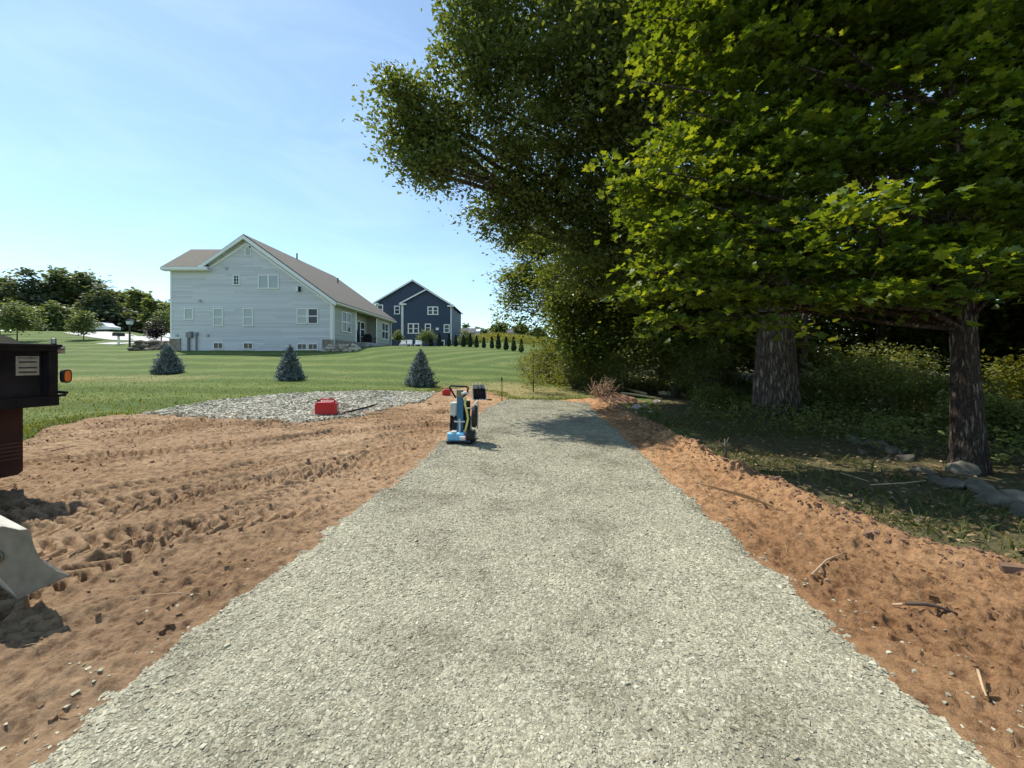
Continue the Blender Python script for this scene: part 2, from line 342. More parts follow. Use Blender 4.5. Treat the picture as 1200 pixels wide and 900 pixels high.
def mat_lawn():
    m, nt, b = newmat('mown_lawn'); L = nt.links.new
    g = N(nt, 'ShaderNodeNewGeometry'); P = g.outputs['Position']; sx = N(nt, 'ShaderNodeSeparateXYZ'); L(P, sx.inputs[0])
    def math_(op, a, b_=None, c=None):
        q = N(nt, 'ShaderNodeMath', operation=op)
        for i, t in enumerate((a, b_, c)):
            if t is None: continue
            if isinstance(t, (int, float)): q.inputs[i].default_value = t
            else: L(t, q.inputs[i])
        return q.outputs[0]
    wob = N(nt, 'ShaderNodeTexNoise', i_Scale=.35, i_Detail=4.); L(P, wob.inputs['Vector'])
    # two mowing directions: across the near lawn, slanting up the far slope
    s1 = math_('SINE', math_('MULTIPLY', math_('ADD', math_('ADD', sx.outputs[1], math_('MULTIPLY', sx.outputs[0], .06)), math_('MULTIPLY', wob.outputs['Fac'], 3.0)), 2.1))
    s2 = math_('SINE', math_('MULTIPLY', math_('ADD', math_('SUBTRACT', sx.outputs[0], math_('MULTIPLY', sx.outputs[1], .42)), math_('MULTIPLY', wob.outputs['Fac'], 1.0)), 2.6))
    far = N(nt, 'ShaderNodeMapRange', i_1=25., i_2=28.); L(sx.outputs[1], far.inputs[0])
    rt = N(nt, 'ShaderNodeMapRange', i_1=-14., i_2=-10.); L(sx.outputs[0], rt.inputs[0])
    k = math_('MULTIPLY', far.outputs[0], rt.outputs[0])
    st = math_('ADD', math_('MULTIPLY', s1, math_('SUBTRACT', 1, k)), math_('MULTIPLY', s2, k))
    st = math_('MULTIPLY_ADD', math_('MAXIMUM', math_('MINIMUM', math_('MULTIPLY', st, 1.6), 1), -1), .5, .5)
    r = ramp(nt, [(0, (.078, .118, .026)), (.8, (.096, .137, .031)), (1, (.122, .163, .044))]); L(st, r.inputs['Fac'])
    n1 = N(nt, 'ShaderNodeTexNoise', i_Scale=.35, i_Detail=6., i_Roughness=.65); L(P, n1.inputs['Vector'])
    n2 = N(nt, 'ShaderNodeTexNoise', i_Scale=7., i_Detail=8., i_Roughness=.75); L(P, n2.inputs['Vector'])
    r2 = ramp(nt, [(.28, (.5, .55, .45)), (.5, (1, 1, 1)), (.75, (1.6, 1.45, 1.25))]); L(n2.outputs['Fac'], r2.inputs['Fac'])
    mx = N(nt, 'ShaderNodeMix', data_type='RGBA', blend_type='MULTIPLY'); mx.inputs[0].default_value = 1; L(r.outputs['Color'], mx.inputs[6]); L(r2.outputs['Color'], mx.inputs[7])
    # dry patches: general mottling and a parched belt beyond the road head
    dx = math_('MULTIPLY', math_('SUBTRACT', sx.outputs[0], .2), .22); dy = math_('MULTIPLY', math_('SUBTRACT', sx.outputs[1], 15.5), .30)
    rr = math_('SUBTRACT', 1.0, math_('SQRT', math_('ADD', math_('MULTIPLY', dx, dx), math_('MULTIPLY', dy, dy))))
    ex = math_('MULTIPLY', math_('ADD', sx.outputs[0], 19.), .16); ey = math_('MULTIPLY', math_('SUBTRACT', sx.outputs[1], 17.), .35)
    rq = math_('MULTIPLY', math_('SUBTRACT', 1.0, math_('SQRT', math_('ADD', math_('MULTIPLY', ex, ex), math_('MULTIPLY', ey, ey)))), .6)
    dry = math_('ADD', math_('MAXIMUM', math_('MAXIMUM', rr, rq), 0), math_('MULTIPLY', math_('SUBTRACT', n1.outputs['Fac'], .5), 1.6))
    dry = math_('MULTIPLY', math_('ADD', dry, math_('MULTIPLY', math_('SUBTRACT', n2.outputs['Fac'], .5), 1.2)), 1.0)
    mr = N(nt, 'ShaderNodeMapRange', i_1=.12, i_2=.8); L(dry, mr.inputs[0])
    m2 = N(nt, 'ShaderNodeMix', data_type='RGBA'); L(mr.outputs[0], m2.inputs[0]); L(mx.outputs[2], m2.inputs[6]); m2.inputs[7].default_value = (.30, .25, .11, 1)
    # bare litter covered floor under the trees
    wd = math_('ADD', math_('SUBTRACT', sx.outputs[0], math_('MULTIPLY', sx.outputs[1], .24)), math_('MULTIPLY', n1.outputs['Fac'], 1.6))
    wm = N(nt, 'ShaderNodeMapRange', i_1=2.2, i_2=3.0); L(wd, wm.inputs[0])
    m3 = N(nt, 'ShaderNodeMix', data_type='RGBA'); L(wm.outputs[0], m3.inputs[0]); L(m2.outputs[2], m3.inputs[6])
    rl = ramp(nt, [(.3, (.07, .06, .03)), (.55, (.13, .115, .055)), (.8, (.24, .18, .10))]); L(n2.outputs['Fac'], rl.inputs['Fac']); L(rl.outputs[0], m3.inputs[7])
    L(m3.outputs[2], b.inputs['Base Color']); b.inputs['Roughness'].default_value = .9; b.inputs['Specular IOR Level'].default_value = .15
    n4 = N(nt, 'ShaderNodeTexNoise', i_Scale=40., i_Detail=4., i_Roughness=.8); L(P, n4.inputs['Vector'])
    bp = N(nt, 'ShaderNodeBump', i_Strength=.8, i_Distance=.03); L(n4.outputs['Fac'], bp.inputs['Height']); L(bp.outputs['Normal'], b.inputs['Normal'])
    return m
M_DIRT = mat_dirt()
M_GRAV = mat_gravel('packed_gravel', 44., (.25, .23, .165), (.375, .35, .255), (.48, .45, .335))
M_PAD = mat_gravel('pad_gravel', 30., (.26, .24, .19), (.46, .43, .35), (.64, .60, .50))
M_LAWN = mat_lawn()

us = np.concatenate([np.arange(-3.2, -1.5, .03), np.arange(-1.5, 1.5, .0052), np.arange(1.5, 3.2, .03)])
ysd = np.concatenate([np.arange(-6, .85, .12), grid_rows(.85, 15.5, 1.4, .022)])
sheet('dirt_ground', ysd, us, Hdirt, M_DIRT, keep=lambda x, y: sdf(x, y, DIRT) < .5)
ysr = np.concatenate([np.arange(-6, .85, .12), grid_rows(.85, 14.2, 1.5)])
sheet('gravel_road', ysr, us, Hroad, M_GRAV, keep=lambda x, y: sdf(x, y, ROAD) < .25)
sheet('gravel_pad', grid_rows(7, 15.5, 1.0), np.arange(-1.4, .1, .0052), Hpad, M_PAD, keep=lambda x, y: sdf(x, y, PAD) < .3)
ul = np.concatenate([np.arange(-6, -1.6, .1), np.arange(-1.6, 1.6, .012), np.arange(1.6, 6, .1)])
ysl = np.concatenate([[-60, -30, -15, -6], np.arange(-5, 5, .25), grid_rows(5, 60, 1.3), np.arange(61, 120, 1.5), [125, 140, 170, 220, 300, 420, 700, 1200]])
sheet('lawn', ysl, ul, Hlawn, M_LAWN)

# --- stones: individual crushed rock lying in the surface (uncountable)
def stones(name, X, Y, Hf, size, mat, flatn=.30, sink=.0, tilt=.16):
    n = len(X); s = size * np.exp(RNG.normal(0, .32, n))
    T = np.array([(x, y, z) for z in (-.5, .5) for y in (-.5, .5) for x in (-.5, .5)], float)
    V = T[None] * (1 + RNG.uniform(-.35, .35, (n, 8, 3)))
    V *= np.stack([np.ones(n), RNG.uniform(.55, .95, n), RNG.uniform(flatn * .6, flatn * 1.3, n)], -1)[:, None, :]
    V *= s[:, None, None]
    a = RNG.uniform(0, 6.28, n); tx = RNG.normal(0, tilt, n); ty = RNG.normal(0, tilt, n)
    ca, sa = np.cos(a)[:, None], np.sin(a)[:, None]
    x = V[..., 0] * ca - V[..., 1] * sa; y = V[..., 0] * sa + V[..., 1] * ca; z = V[..., 2] + x * tx[:, None] + y * ty[:, None]
    h = Hf(X, Y); P = np.stack([x + X[:, None], y + Y[:, None], z + (h + s * flatn * sink)[:, None]], -1)
    Q = np.array([(2, 3, 1, 0), (4, 5, 7, 6), (0, 1, 5, 4), (1, 3, 7, 5), (3, 2, 6, 7), (2, 0, 4, 6)])
    Fc = (np.arange(n)[:, None, None] * 8 + Q[None]).reshape(-1, 4)
    return link(name, fastmesh(name, P.reshape(-1, 3), Fc), mat)
def mat_stone(name, cols, rough=.8):
    m, nt, b = newmat(name); L = nt.links.new
    g = N(nt, 'ShaderNodeNewGeometry'); r = ramp(nt, cols); L(g.outputs['Random Per Island'], r.inputs['Fac'])
    no = N(nt, 'ShaderNodeTexNoise', i_Scale=60., i_Detail=3.); L(g.outputs['Position'], no.inputs['Vector'])
    r2 = ramp(nt, [(.3, (.8, .8, .8)), (.7, (1.12, 1.12, 1.12))]); L(no.outputs['Fac'], r2.inputs['Fac'])
    mx = N(nt, 'ShaderNodeMix', data_type='RGBA', blend_type='MULTIPLY'); mx.inputs[0].default_value = 1
    L(r.outputs['Color'], mx.inputs[6]); L(r2.outputs['Color'], mx.inputs[7])
    n1 = N(nt, 'ShaderNodeTexNoise', i_Scale=1.1, i_Detail=7., i_Roughness=.7); L(g.outputs['Position'], n1.inputs['Vector']); r3 = ramp(nt, [(.36, (.70, .69, .66)), (.5, (.97, .97, .96)), (.65, (1.08, 1.08, 1.05))]); L(n1.outputs['Fac'], r3.inputs['Fac'])
    m2 = N(nt, 'ShaderNodeMix', data_type='RGBA', blend_type='MULTIPLY'); m2.inputs[0].default_value = 1; L(mx.outputs[2], m2.inputs[6]); L(r3.outputs['Color'], m2.inputs[7]); L(m2.outputs[2], b.inputs['Base Color'])
    b.inputs['Roughness'].default_value = rough; b.inputs['Specular IOR Level'].default_value = .25
    return m
M_STONE = mat_stone('crushed_stone', [(0, (.23, .212, .15)), (.45, (.365, .34, .245)), (.85, (.45, .425, .315)), (1, (.57, .54, .42))])
M_STONE2 = mat_stone('pale_crushed_stone', [(0, (.30, .275, .21)), (.4, (.48, .45, .355)), (.8, (.62, .585, .48)), (1, (.74, .70, .60))])
def scatter(poly_test, x0, x1, y0, y1, dens, rng=RNG):
    n = int((x1 - x0) * (y1 - y0) * dens); X = rng.uniform(x0, x1, n); Y = rng.uniform(y0, y1, n); k = poly_test(X, Y); return X[k], Y[k]
inroad = lambda d: (lambda x, y: sdf(x, y, ROAD) + rough_edge(x, y, 60, .09, 2.6) + rough_edge(x, y, 61, .09, 14) < d)
xs, ysz = [], []
sz = []
for (y0, y1, dn, s) in [(.4, 2.4, 11500, .0074), (2.4, 4.2, 6000, .0096), (4.2, 7, 2200, .0125), (7, 13.5, 700, .015)]:
    a, b_ = scatter(inroad(-.02), -2.1, 2.8, y0, y1, dn); xs.append(a); ysz.append(b_); sz.append(np.full(len(a), s))
# larger loose rock: patches and the two shoulders
def edge_test(x, y):
    d = sdf(x, y, ROAD); return (np.abs(d + .12 + .06 * fbm(x * 3, y * 3, 7, 2)) < RNG.normal(.10, .08, x.shape)) & (RNG.random(x.shape) < np.where(x > 0, sstep(6.5, 3, y) * .9 + .1, .35 + .4 * sstep(3.2, 1.5, y)))
a, b_ = scatter(edge_test, -2.3, 2.9, .5, 12, 1700); xs.append(a); ysz.append(b_); sz.append(np.full(len(a), .014))
a, b_ = scatter(lambda x, y: (sdf(x, y, ROAD) < -.1) & (fbm(x * 1.6, y * 1.1, 123, 3) > .22), -2.1, 2.6, .8, 9, 420); xs.append(a); ysz.append(b_); sz.append(np.full(len(a), .014))
a, b_ = scatter(lambda x, y: (np.abs(sdf(x, y, ROAD) - .12) < RNG.exponential(.10, x.shape)), -2.6, 3.2, .5, 12, 260); 
o = stones('road_gravel', np.concatenate(xs), np.concatenate(ysz), Hroad, np.concatenate(sz), M_STONE); tag(o, 'loose greenish grey crushed stone covering the new gravel road', 'gravel', kind='stuff')
o = stones('spilled_gravel', a, b_, Hdirt, np.full(len(a), .0125), M_STONE); tag(o, 'single grey stones spilled onto the soil beside the gravel road', 'gravel', kind='stuff')
a, b_ = scatter(lambda x, y: sdf(x, y, PAD) + rough_edge(x, y, 80, .12, 3) < .0, -10.5, -1.5, 8, 14.5, 950)
o = stones('pad_gravel', a, b_, Hpad, np.full(len(a), .030), M_STONE2, flatn=.55, sink=.1); tag(o, 'coarse pale crushed stone heaped on the parking pad by the lawn', 'gravel', kind='stuff')
# clods of earth
def clodtest(x, y): return (sdf(x, y, DIRT) < -.05) & (sdf(x, y, ROAD) > .08) & (sdf(x, y, PAD) > .05) & (vnoise(x * 1.7, y * 1.7, 32) + RNG.uniform(-.3, .3, x.shape) > .55)
a, b_ = scatter(clodtest, -10, 5, .6, 12, 90)
o = stones('dirt_clods', a, b_, Hdirt, np.where(RNG.random(len(a)) < .015, .05, .017), M_DIRT, flatn=.8); tag(o, 'small crumbs and clods of brown earth strewn over the bare soil', 'dirt', kind='stuff')
a, b_ = scatter(lambda x, y: (np.abs(sdf(x, y, DIRT) + .2) < .18) & (x > 2), 2, 6, 1, 12, 320)
o = stones('earth_ridge_clods', a, b_, Hdirt, np.where(RNG.random(len(a)) < .1, .045, .018), flat('damp_soil', (.17, .10, .065), .95, var=.3), flatn=.8); tag(o, 'dark damp clods along the ridge of earth by the shaded grass', 'dirt', kind='stuff')

# --- grass blades
def blades(name, X, Y, Hf, h, w, mat, lean=.35):
    n = len(X); hh = h * np.exp(RNG.normal(0, .35, n)); a = RNG.uniform(0, 6.28, n)
    dx = np.cos(a); dy = np.sin(a); l = RNG.normal(0, lean, (n, 2)) * hh[:, None]
    z = Hf(X, Y) - .01; ww = w * hh / h
    p0 = np.stack([X - dx * ww, Y - dy * ww, z], -1); p1 = np.stack([X + dx * ww, Y + dy * ww, z], -1)
    p2 = np.stack([X + dx * ww * .7 + l[:, 0] * .35, Y + dy * ww * .7 + l[:, 1] * .35, z + hh * .6], -1)
    p4 = np.stack([X - dx * ww * .7 + l[:, 0] * .35, Y - dy * ww * .7 + l[:, 1] * .35, z + hh * .6], -1)
    p3 = np.stack([X + l[:, 0], Y + l[:, 1], z + hh], -1)
    V = np.stack([p0, p1, p2, p3, p4], 1).reshape(-1, 3)
    return link(name, fastmesh(name, V, np.arange(n * 5).reshape(n, 5)), mat)
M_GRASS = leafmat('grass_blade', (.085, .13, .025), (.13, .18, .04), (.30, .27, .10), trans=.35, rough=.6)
M_GRASS_R = leafmat('shade_toned_blade', (.045, .07, .016), (.08, .11, .027), (.20, .19, .08), trans=.3, rough=.6)  # darker copy of the lawn blade; tree shade put into its colour
de = lambda x, y: sdf(x, y, DIRT) + rough_edge(x, y, 40, .22, 1.6)
a, b_ = scatter(lambda x, y: (de(x, y) > .03) & (sdf(x, y, PAD) > .05) & (x < y * .22) & (RNG.random(x.shape) < sstep(21, 8, y)), -26, 3, 6, 21, 300)
a2, b2 = scatter(lambda x, y: (de(x, y) > .03) & (sdf(x, y, PAD) > .05) & (de(x, y) < .5) & (x < y * .22), -13, 3, 5, 15, 900)
a, b_ = np.concatenate([a, a2]), np.concatenate([b_, b2])
o = blades('lawn_grass', a, b_, Hlawn, .035, .006, M_GRASS); tag(o, 'short mown grass of the lawn along the bare soil', 'grass', kind='stuff')
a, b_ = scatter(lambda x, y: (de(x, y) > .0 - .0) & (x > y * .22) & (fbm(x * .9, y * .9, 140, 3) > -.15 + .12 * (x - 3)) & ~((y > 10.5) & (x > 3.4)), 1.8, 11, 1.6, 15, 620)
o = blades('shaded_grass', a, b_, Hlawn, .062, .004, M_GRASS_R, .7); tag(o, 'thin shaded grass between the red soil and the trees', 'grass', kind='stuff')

a, b_ = scatter(lambda x, y: (de(x, y) > .1) & (x > y * .24 + .8), 2, 12, 2, 13, 90)
P_ = np.stack([a, b_, Hlawn(a, b_) + .035], -1); V, Fc = leaves(P_, 'oval', .055, 2.2)
o = link('leaf_litter', fastmesh('leaf_litter', V, Fc), leafmat('fallen_leaf', (.10, .06, .03), (.22, .14, .07), (.34, .25, .13), trans=.1)); tag(o, 'scattered dry brown fallen leaves on the shaded ground', 'leaves', kind='stuff')
a, b_ = scatter(lambda x, y: (sdf(x, y, DIRT) < -.05) & (sdf(x, y, ROAD) > .1) & (sdf(x, y, PAD) > .1), -9, 5, .8, 11, 12)
o = blades('straw_bits', a, b_, lambda x, y: Hdirt(x, y) + .012, .035, .0018, leafmat('straw', (.30, .20, .11), (.50, .38, .22), (.12, .07, .04), trans=.1), 2.2); tag(o, 'short straws and rootlets scattered over the bare soil', 'straw', kind='stuff')
# ================================================================== HOUSES
def mat_siding(name, c, lap=.16, dark=.75):
    m, nt, b = newmat(name); L = nt.links.new
    g = N(nt, 'ShaderNodeNewGeometry'); sx = N(nt, 'ShaderNodeSeparateXYZ'); L(g.outputs['Position'], sx.inputs[0])
    d = N(nt, 'ShaderNodeMath', operation='DIVIDE'); d.inputs[1].default_value = lap; L(sx.outputs[2], d.inputs[0])
    fr = N(nt, 'ShaderNodeMath', operation='FRACT'); L(d.outputs[0], fr.inputs[0])
    fl = N(nt, 'ShaderNodeMath', operation='FLOOR'); L(d.outputs[0], fl.inputs[0])
    # boards of differing length and slightly differing tone
    ofs = N(nt, 'ShaderNodeTexWhiteNoise', noise_dimensions='1D'); L(fl.outputs[0], ofs.inputs['W'])
    ad = N(nt, 'ShaderNodeMath', operation='ADD'); L(sx.outputs[0], ad.inputs[0]); L(sx.outputs[1], ad.inputs[1])
    xx = N(nt, 'ShaderNodeMath', operation='MULTIPLY_ADD'); xx.inputs[1].default_value = .28; L(ad.outputs[0], xx.inputs[0]); L(ofs.outputs[0], xx.inputs[2])
    xf = N(nt, 'ShaderNodeMath', operation='FLOOR'); L(xx.outputs[0], xf.inputs[0])
    cb = N(nt, 'ShaderNodeCombineXYZ'); L(xf.outputs[0], cb.inputs[0]); L(fl.outputs[0], cb.inputs[1])
    wn = N(nt, 'ShaderNodeTexWhiteNoise', noise_dimensions='2D'); L(cb.outputs[0], wn.inputs['Vector'])
    r = ramp(nt, [(0, tuple(v * .88 for v in c)), (1, tuple(v * 1.08 for v in c))]); L(wn.outputs[0], r.inputs['Fac'])
    # a narrow darker line along each lap joint
    r2 = ramp(nt, [(0, (dark,) * 3), (.12, (dark,) * 3), (.2, (1, 1, 1))]); L(fr.outputs[0], r2.inputs['Fac'])
    mx = N(nt, 'ShaderNodeMix', data_type='RGBA', blend_type='MULTIPLY'); mx.inputs[0].default_value = 1
    L(r.outputs['Color'], mx.inputs[6]); L(r2.outputs['Color'], mx.inputs[7]); L(mx.outputs[2], b.inputs['Base Color'])
    bp = N(nt, 'ShaderNodeBump', i_Strength=.6, i_Distance=.02, invert=True); L(fr.outputs[0], bp.inputs['Height']); L(bp.outputs['Normal'], b.inputs['Normal'])
    b.inputs['Roughness'].default_value = .6; return m
def mat_shingle(name, c):
    m, nt, b = newmat(name); L = nt.links.new
    g = N(nt, 'ShaderNodeNewGeometry'); P = g.outputs['Position']
    br = N(nt, 'ShaderNodeTexNoise', i_Scale=6., i_Detail=6., i_Roughness=.7); L(P, br.inputs['Vector'])
    n2 = N(nt, 'ShaderNodeTexNoise', i_Scale=.4, i_Detail=3.); L(P, n2.inputs['Vector'])
    r = ramp(nt, [(.3, tuple(v * .7 for v in c)), (.7, tuple(v * 1.25 for v in c))]); L(br.outputs['Fac'], r.inputs['Fac'])
    sx = N(nt, 'ShaderNodeSeparateXYZ'); L(P, sx.inputs[0]); d = N(nt, 'ShaderNodeMath', operation='DIVIDE'); d.inputs[1].default_value = .11; L(sx.outputs[2], d.inputs[0])
    fr = N(nt, 'ShaderNodeMath', operation='FRACT'); L(d.outputs[0], fr.inputs[0])
    r2 = ramp(nt, [(0, (.72,) * 3), (.25, (1, 1, 1))]); L(fr.outputs[0], r2.inputs['Fac'])
    mx = N(nt, 'ShaderNodeMix', data_type='RGBA', blend_type='MULTIPLY'); mx.inputs[0].default_value = 1
    L(r.outputs['Color'], mx.inputs[6]); L(r2.outputs['Color'], mx.inputs[7]); L(mx.outputs[2], b.inputs['Base Color'])
    b.inputs['Roughness'].default_value = .9; return m
M_SIDE = mat_siding('grey_lap_siding', (.65, .65, .67)); M_SIDE2 = mat_siding('shade_toned_siding', (.42, .43, .36))  # side wall copy is darker and greener: shade put into the colour
M_NAVY = mat_siding('navy_lap_siding', (.035, .055, .095), dark=.8)
M_TRIM = flat('white_trim', (.84, .84, .82), .5, var=.03); M_ROOF = mat_shingle('brown_shingle', (.138, .120, .092))
M_ROOF2 = mat_shingle('grey_shingle', (.085, .085, .095)); M_STONEV = flat('stone_veneer', (.26, .22, .18), .9, var=.35, scale=3)
M_CONC = flat('concrete', (.36, .36, .35), .9, var=.12, scale=3); M_METER = flat('meter_grey', (.22, .23, .24), .5)
M_BLACK = flat('black_paint', (.015, .015, .017), .45); M_LOUVRE = flat('louvre_grey', (.42, .44, .46), .6)
m, nt, b = newmat('window_glass'); M_GLASS = m
b.inputs['Base Color'].default_value = (.025, .032, .04, 1); b.inputs['Roughness'].default_value = .06; b.inputs['Specular IOR Level'].default_value = .45
m, nt, b = newmat('blind_behind_glass'); M_BLIND = m
g = N(nt, 'ShaderNodeNewGeometry'); sx = N(nt, 'ShaderNodeSeparateXYZ'); nt.links.new(g.outputs['Position'], sx.inputs[0])
q = N(nt, 'ShaderNodeMath', operation='MULTIPLY'); q.inputs[1].default_value = 12; nt.links.new(sx.outputs[2], q.inputs[0])
q2 = N(nt, 'ShaderNodeMath', operation='FRACT'); nt.links.new(q.outputs[0], q2.inputs[0])
r = ramp(nt, [(0, (.25, .28, .28)), (.4, (.42, .46, .46))]); nt.links.new(q2.outputs[0], r.inputs['Fac']); nt.links.new(r.outputs[0], b.inputs['Base Color'])
b.inputs['Roughness'].default_value = .12; b.inputs['Specular IOR Level'].default_value = .8

def window(root, p0, p1, axis, kind='sash', glass=None, cols=1, grid=(1, 2), label=None, name='window', out=1, fw=.085, mb=None):
    """p0,p1 = (a0,z0),(a1,z1) on the wall plane; axis=('y',Y) faces -y, ('x',X) faces +x. cols panes side by side, each with a grid of lights"""
    (a0, z0), (a1, z1) = p0, p1; t, pl = axis; mb = mb or MB
    f = mb(); g_ = mb()
    def bx(q_, u0, v0, u1, v1, d0, d1):
        if t == 'y': q_.box((u0, pl - d1, v0), (u1, pl - d0, v1))
        else: q_.box((pl + d0, u0, v0), (pl + d1, u1, v1))
    wcol = (a1 - a0) / cols
    bx(f, a0, z1 - fw, a1, z1, -.02, .06); bx(f, a0 - .04, z0, a1 + .04, z0 + fw * .9, -.02, .075)
    for c in range(cols + 1):
        x = a0 + c * wcol; w_ = fw if 0 < c < cols else fw
        l, r_ = (x, x + fw) if c == 0 else ((x - fw, x) if c == cols else (x - fw * .75, x + fw * .75))
        bx(f, l, z0 + fw * .9, r_, z1 - fw, -.02, .055)
    for c in range(cols):
        x0 = a0 + c * wcol + fw; x1 = a0 + (c + 1) * wcol - fw; gx, gz = grid
        for i in range(1, gz):
            z = z0 + (z1 - z0) * i / gz; k = .045 if (i * 2 == gz) else .018; bx(f, x0, z - k, x1, z + k, .0, .04)
        for i in range(1, gx):
            x = x0 + (x1 - x0) * i / gx; bx(f, x - .018, z0 + fw, x + .018, z1 - fw, .0, .036)
        bx(g_, x0 - .01, z0 + fw * .8, x1 + .01, z1 - fw * .9, .0, .015)
    o = f.build(name, M_TRIM, root)
    if label: o['label'] = label
    g_.build('pane', glass or M_GLASS, o); return o
def slab(mb, pts, th):
    """a roof plane of 4 points thickened downwards"""
    n = len(pts); vs = [tuple(p) for p in pts] + [(p[0], p[1], p[2] - th) for p in pts]
    mb.add(vs, [tuple(range(n)), tuple(range(2 * n - 1, n - 1, -1))] + [(i, n + i, n + (i + 1) % n, (i + 1) % n) for i in range(n)])

def grey_house():
    Y0 = 32.7; s = Y0 / F
    X = lambda px: (px - 600) * s
    H = lambda py: CH + (HZ - py) * s
    root = empty('grey_house', (X(295), Y0, 2.2), 'large pale grey sided house with brown shingle roof standing above the lawn', 'house')
    root_inv = Matrix.Translation(-Vector(root.location))
    class PM(MB):
        def build(self, name, mat, parent=None, **k):
            if parent is root: self.v = [tuple(root_inv @ Vector(v)) for v in self.v]
            elif parent is not None: self.v = [tuple(root_inv @ Vector(v)) for v in self.v]
            return MB.build(self, name, mat, parent, **k)
    xl, xr = X(200), X(390); zb = 1.3; rx, rz = X(289), H(277.5)
    ze = H(350.5); zl = H(314)
    # gable end wall, one storey block under the main ridge; left wing under the cross ridge
    w_ = PM(); w_.prism([(xl, zb), (xr, zb), (xr, ze - .05), (rx, rz - .06), (X(243), H(313.5) + (rz - H(313.5)) * (X(243) - X(238)) / (rx - X(238)) - .06), (X(243), zl - .1), (xl, zl - .1)], 'y', Y0, Y0 + .3)
    w_.build('wall', M_SIDE, root)
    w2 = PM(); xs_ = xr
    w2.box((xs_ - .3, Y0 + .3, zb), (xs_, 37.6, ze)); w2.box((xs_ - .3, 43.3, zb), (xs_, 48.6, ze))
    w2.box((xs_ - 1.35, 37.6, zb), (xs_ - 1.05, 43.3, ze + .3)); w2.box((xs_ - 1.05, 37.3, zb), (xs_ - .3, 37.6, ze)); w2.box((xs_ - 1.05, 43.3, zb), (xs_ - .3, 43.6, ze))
    w2.build('wall', M_SIDE2, root)['label'] = 'long side wall with the recessed porch, toned darker for shade'
    w3 = PM(); w3.box((xl, Y0 + .3, zb), (xl + .3, 48, zl - .1)); w3.box((xl, 48, zb), (xr, 48.3, ze)); w3.prism([(xr - 1, ze), (rx, rz - .2), (xl, ze)], 'y', 48, 48.3)
    w3.build('wall', M_SIDE, root)
    # main roof: two planes from the ridge
    ov = .45; yr0, yr1 = Y0 - .4, 48.9; sl = (rz - ze) / (xr - rx); ex = xr + ov; ez = rz - sl * (ex - rx)
    r_ = PM(); slab(r_, [(rx, yr0, rz + .12), (ex, yr0, ez + .12), (ex, yr1, ez + .12), (rx, yr1, rz + .12)], .16)
    lx = X(238); lz = H(313.5); sl2 = (rz - lz) / (rx - lx)
    slab(r_, [(lx, yr0, lz + .12), (rx, yr0, rz + .12), (rx, yr1, rz + .12), (lx, yr1, lz + .12)], .16)
    main = r_.build('roof', M_ROOF, root)
    # cross wing roof, ridge parallel to the facade
    c_ = PM(); wx0, wx1 = xl - .45, X(262); zr = zl + 2.35; yR = Y0 + 2.6; yo = Y0 - .38
    slab(c_, [(wx0, yo, zl + .06), (X(241), yo, zl + .06), (X(268), yR, zr), (wx0, yR, zr)], .14)
    slab(c_, [(wx0, yR, zr), (X(268), yR, zr), (X(262), yR + 9, zl), (wx0, yR + 9, zl)], .14)
    c_.build('roof', M_ROOF, root)['label'] = 'brown shingled cross wing roof at the low left end'
    for (px, py, D) in [(348, 308, 40), (396, 331, 44.5)]:
        pv = PM(); x = (px - 600) * D / F; z = rz - sl * (x - rx); pv.tube([(x, D, z - .1), (x, D, z + .75)], .07, 8); pv.build('vent_pipe', M_BLACK, main)
    f = PM(); slab(f, [(rx, yr0 + .01, rz - .05), (ex - .01, yr0 + .01, ez - .05), (ex - .01, Y0, ez - .05), (rx, Y0, rz - .05)], .03); f.build('soffit', M_TRIM, root)
    f = PM(); slab(f, [(lx, yr0 + .01, lz - .05), (rx, yr0 + .01, rz - .05), (rx, Y0, rz - .05), (lx, Y0, lz - .05)], .03); f.build('soffit', M_TRIM, root)
    # fascia / rake boards
    f = PM(); t = .30
    f.prism([(rx, rz + .02), (ex, ez + .02), (ex, ez - t), (rx, rz - t)], 'y', yr0 - .06, yr0 - .005)
    f.prism([(lx - .05, lz + .02), (rx, rz + .02), (rx, rz - t), (lx - .05, lz - t)], 'y', yr0 - .06, yr0 - .005)
    f.prism([(rx, rz - .50), (ex - .5, ez - .10), (ex - .5, ez - .28), (rx, rz - .72)], 'y', Y0 - .05, Y0 - .002)
    f.prism([(lx + .3, lz - .1), (rx, rz - .50), (rx, rz - .72), (lx + .3, lz - .34)], 'y', Y0 - .05, Y0 - .002)
    f.build('rake_board', M_TRIM, root)
    f = PM(); f.box((ex + .002, yr0, ez - .16), (ex + .13, yr1, ez + .0)); f.box((ex - .35, yr0 + .1, ez - .2), (ex, yr1 - .1, ez - .165))
    f.build('gutter', flat('cream_gutter', (.62, .58, .48), .5, var=.05), root)
    f = PM(); f.box((wx0, yo - .14, zl - .26), (X(247.5), yo - .01, zl + .0)); f.box((wx0, yo - .01, zl - .30), (X(247.5), Y0 - .002, zl - .23)); f.build('gutter', M_TRIM, root)
    f = PM(); f.prism([(yo, zl + .0), (yR, zr - .05), (yR, zr - .3), (yo, zl - .25)], 'x', wx0 - .06, wx0 - .004); f.build('rake_board', M_TRIM, root)
    f = PM()
    f.box((xr - .22, Y0 - .03, H(398)), (xr + .02, Y0 - .003, ze - .1)); f.box((xr + .003, Y0, H(398)), (xr + .03, Y0 + .2, ze - .1)); f.build('corner_board', M_TRIM, root)
    f = PM(); f.box((xl - .025, Y0 - .03, H(398)), (xl + .12, Y0 - .003, zl - .3)); f.build('corner_board', M_TRIM, root)
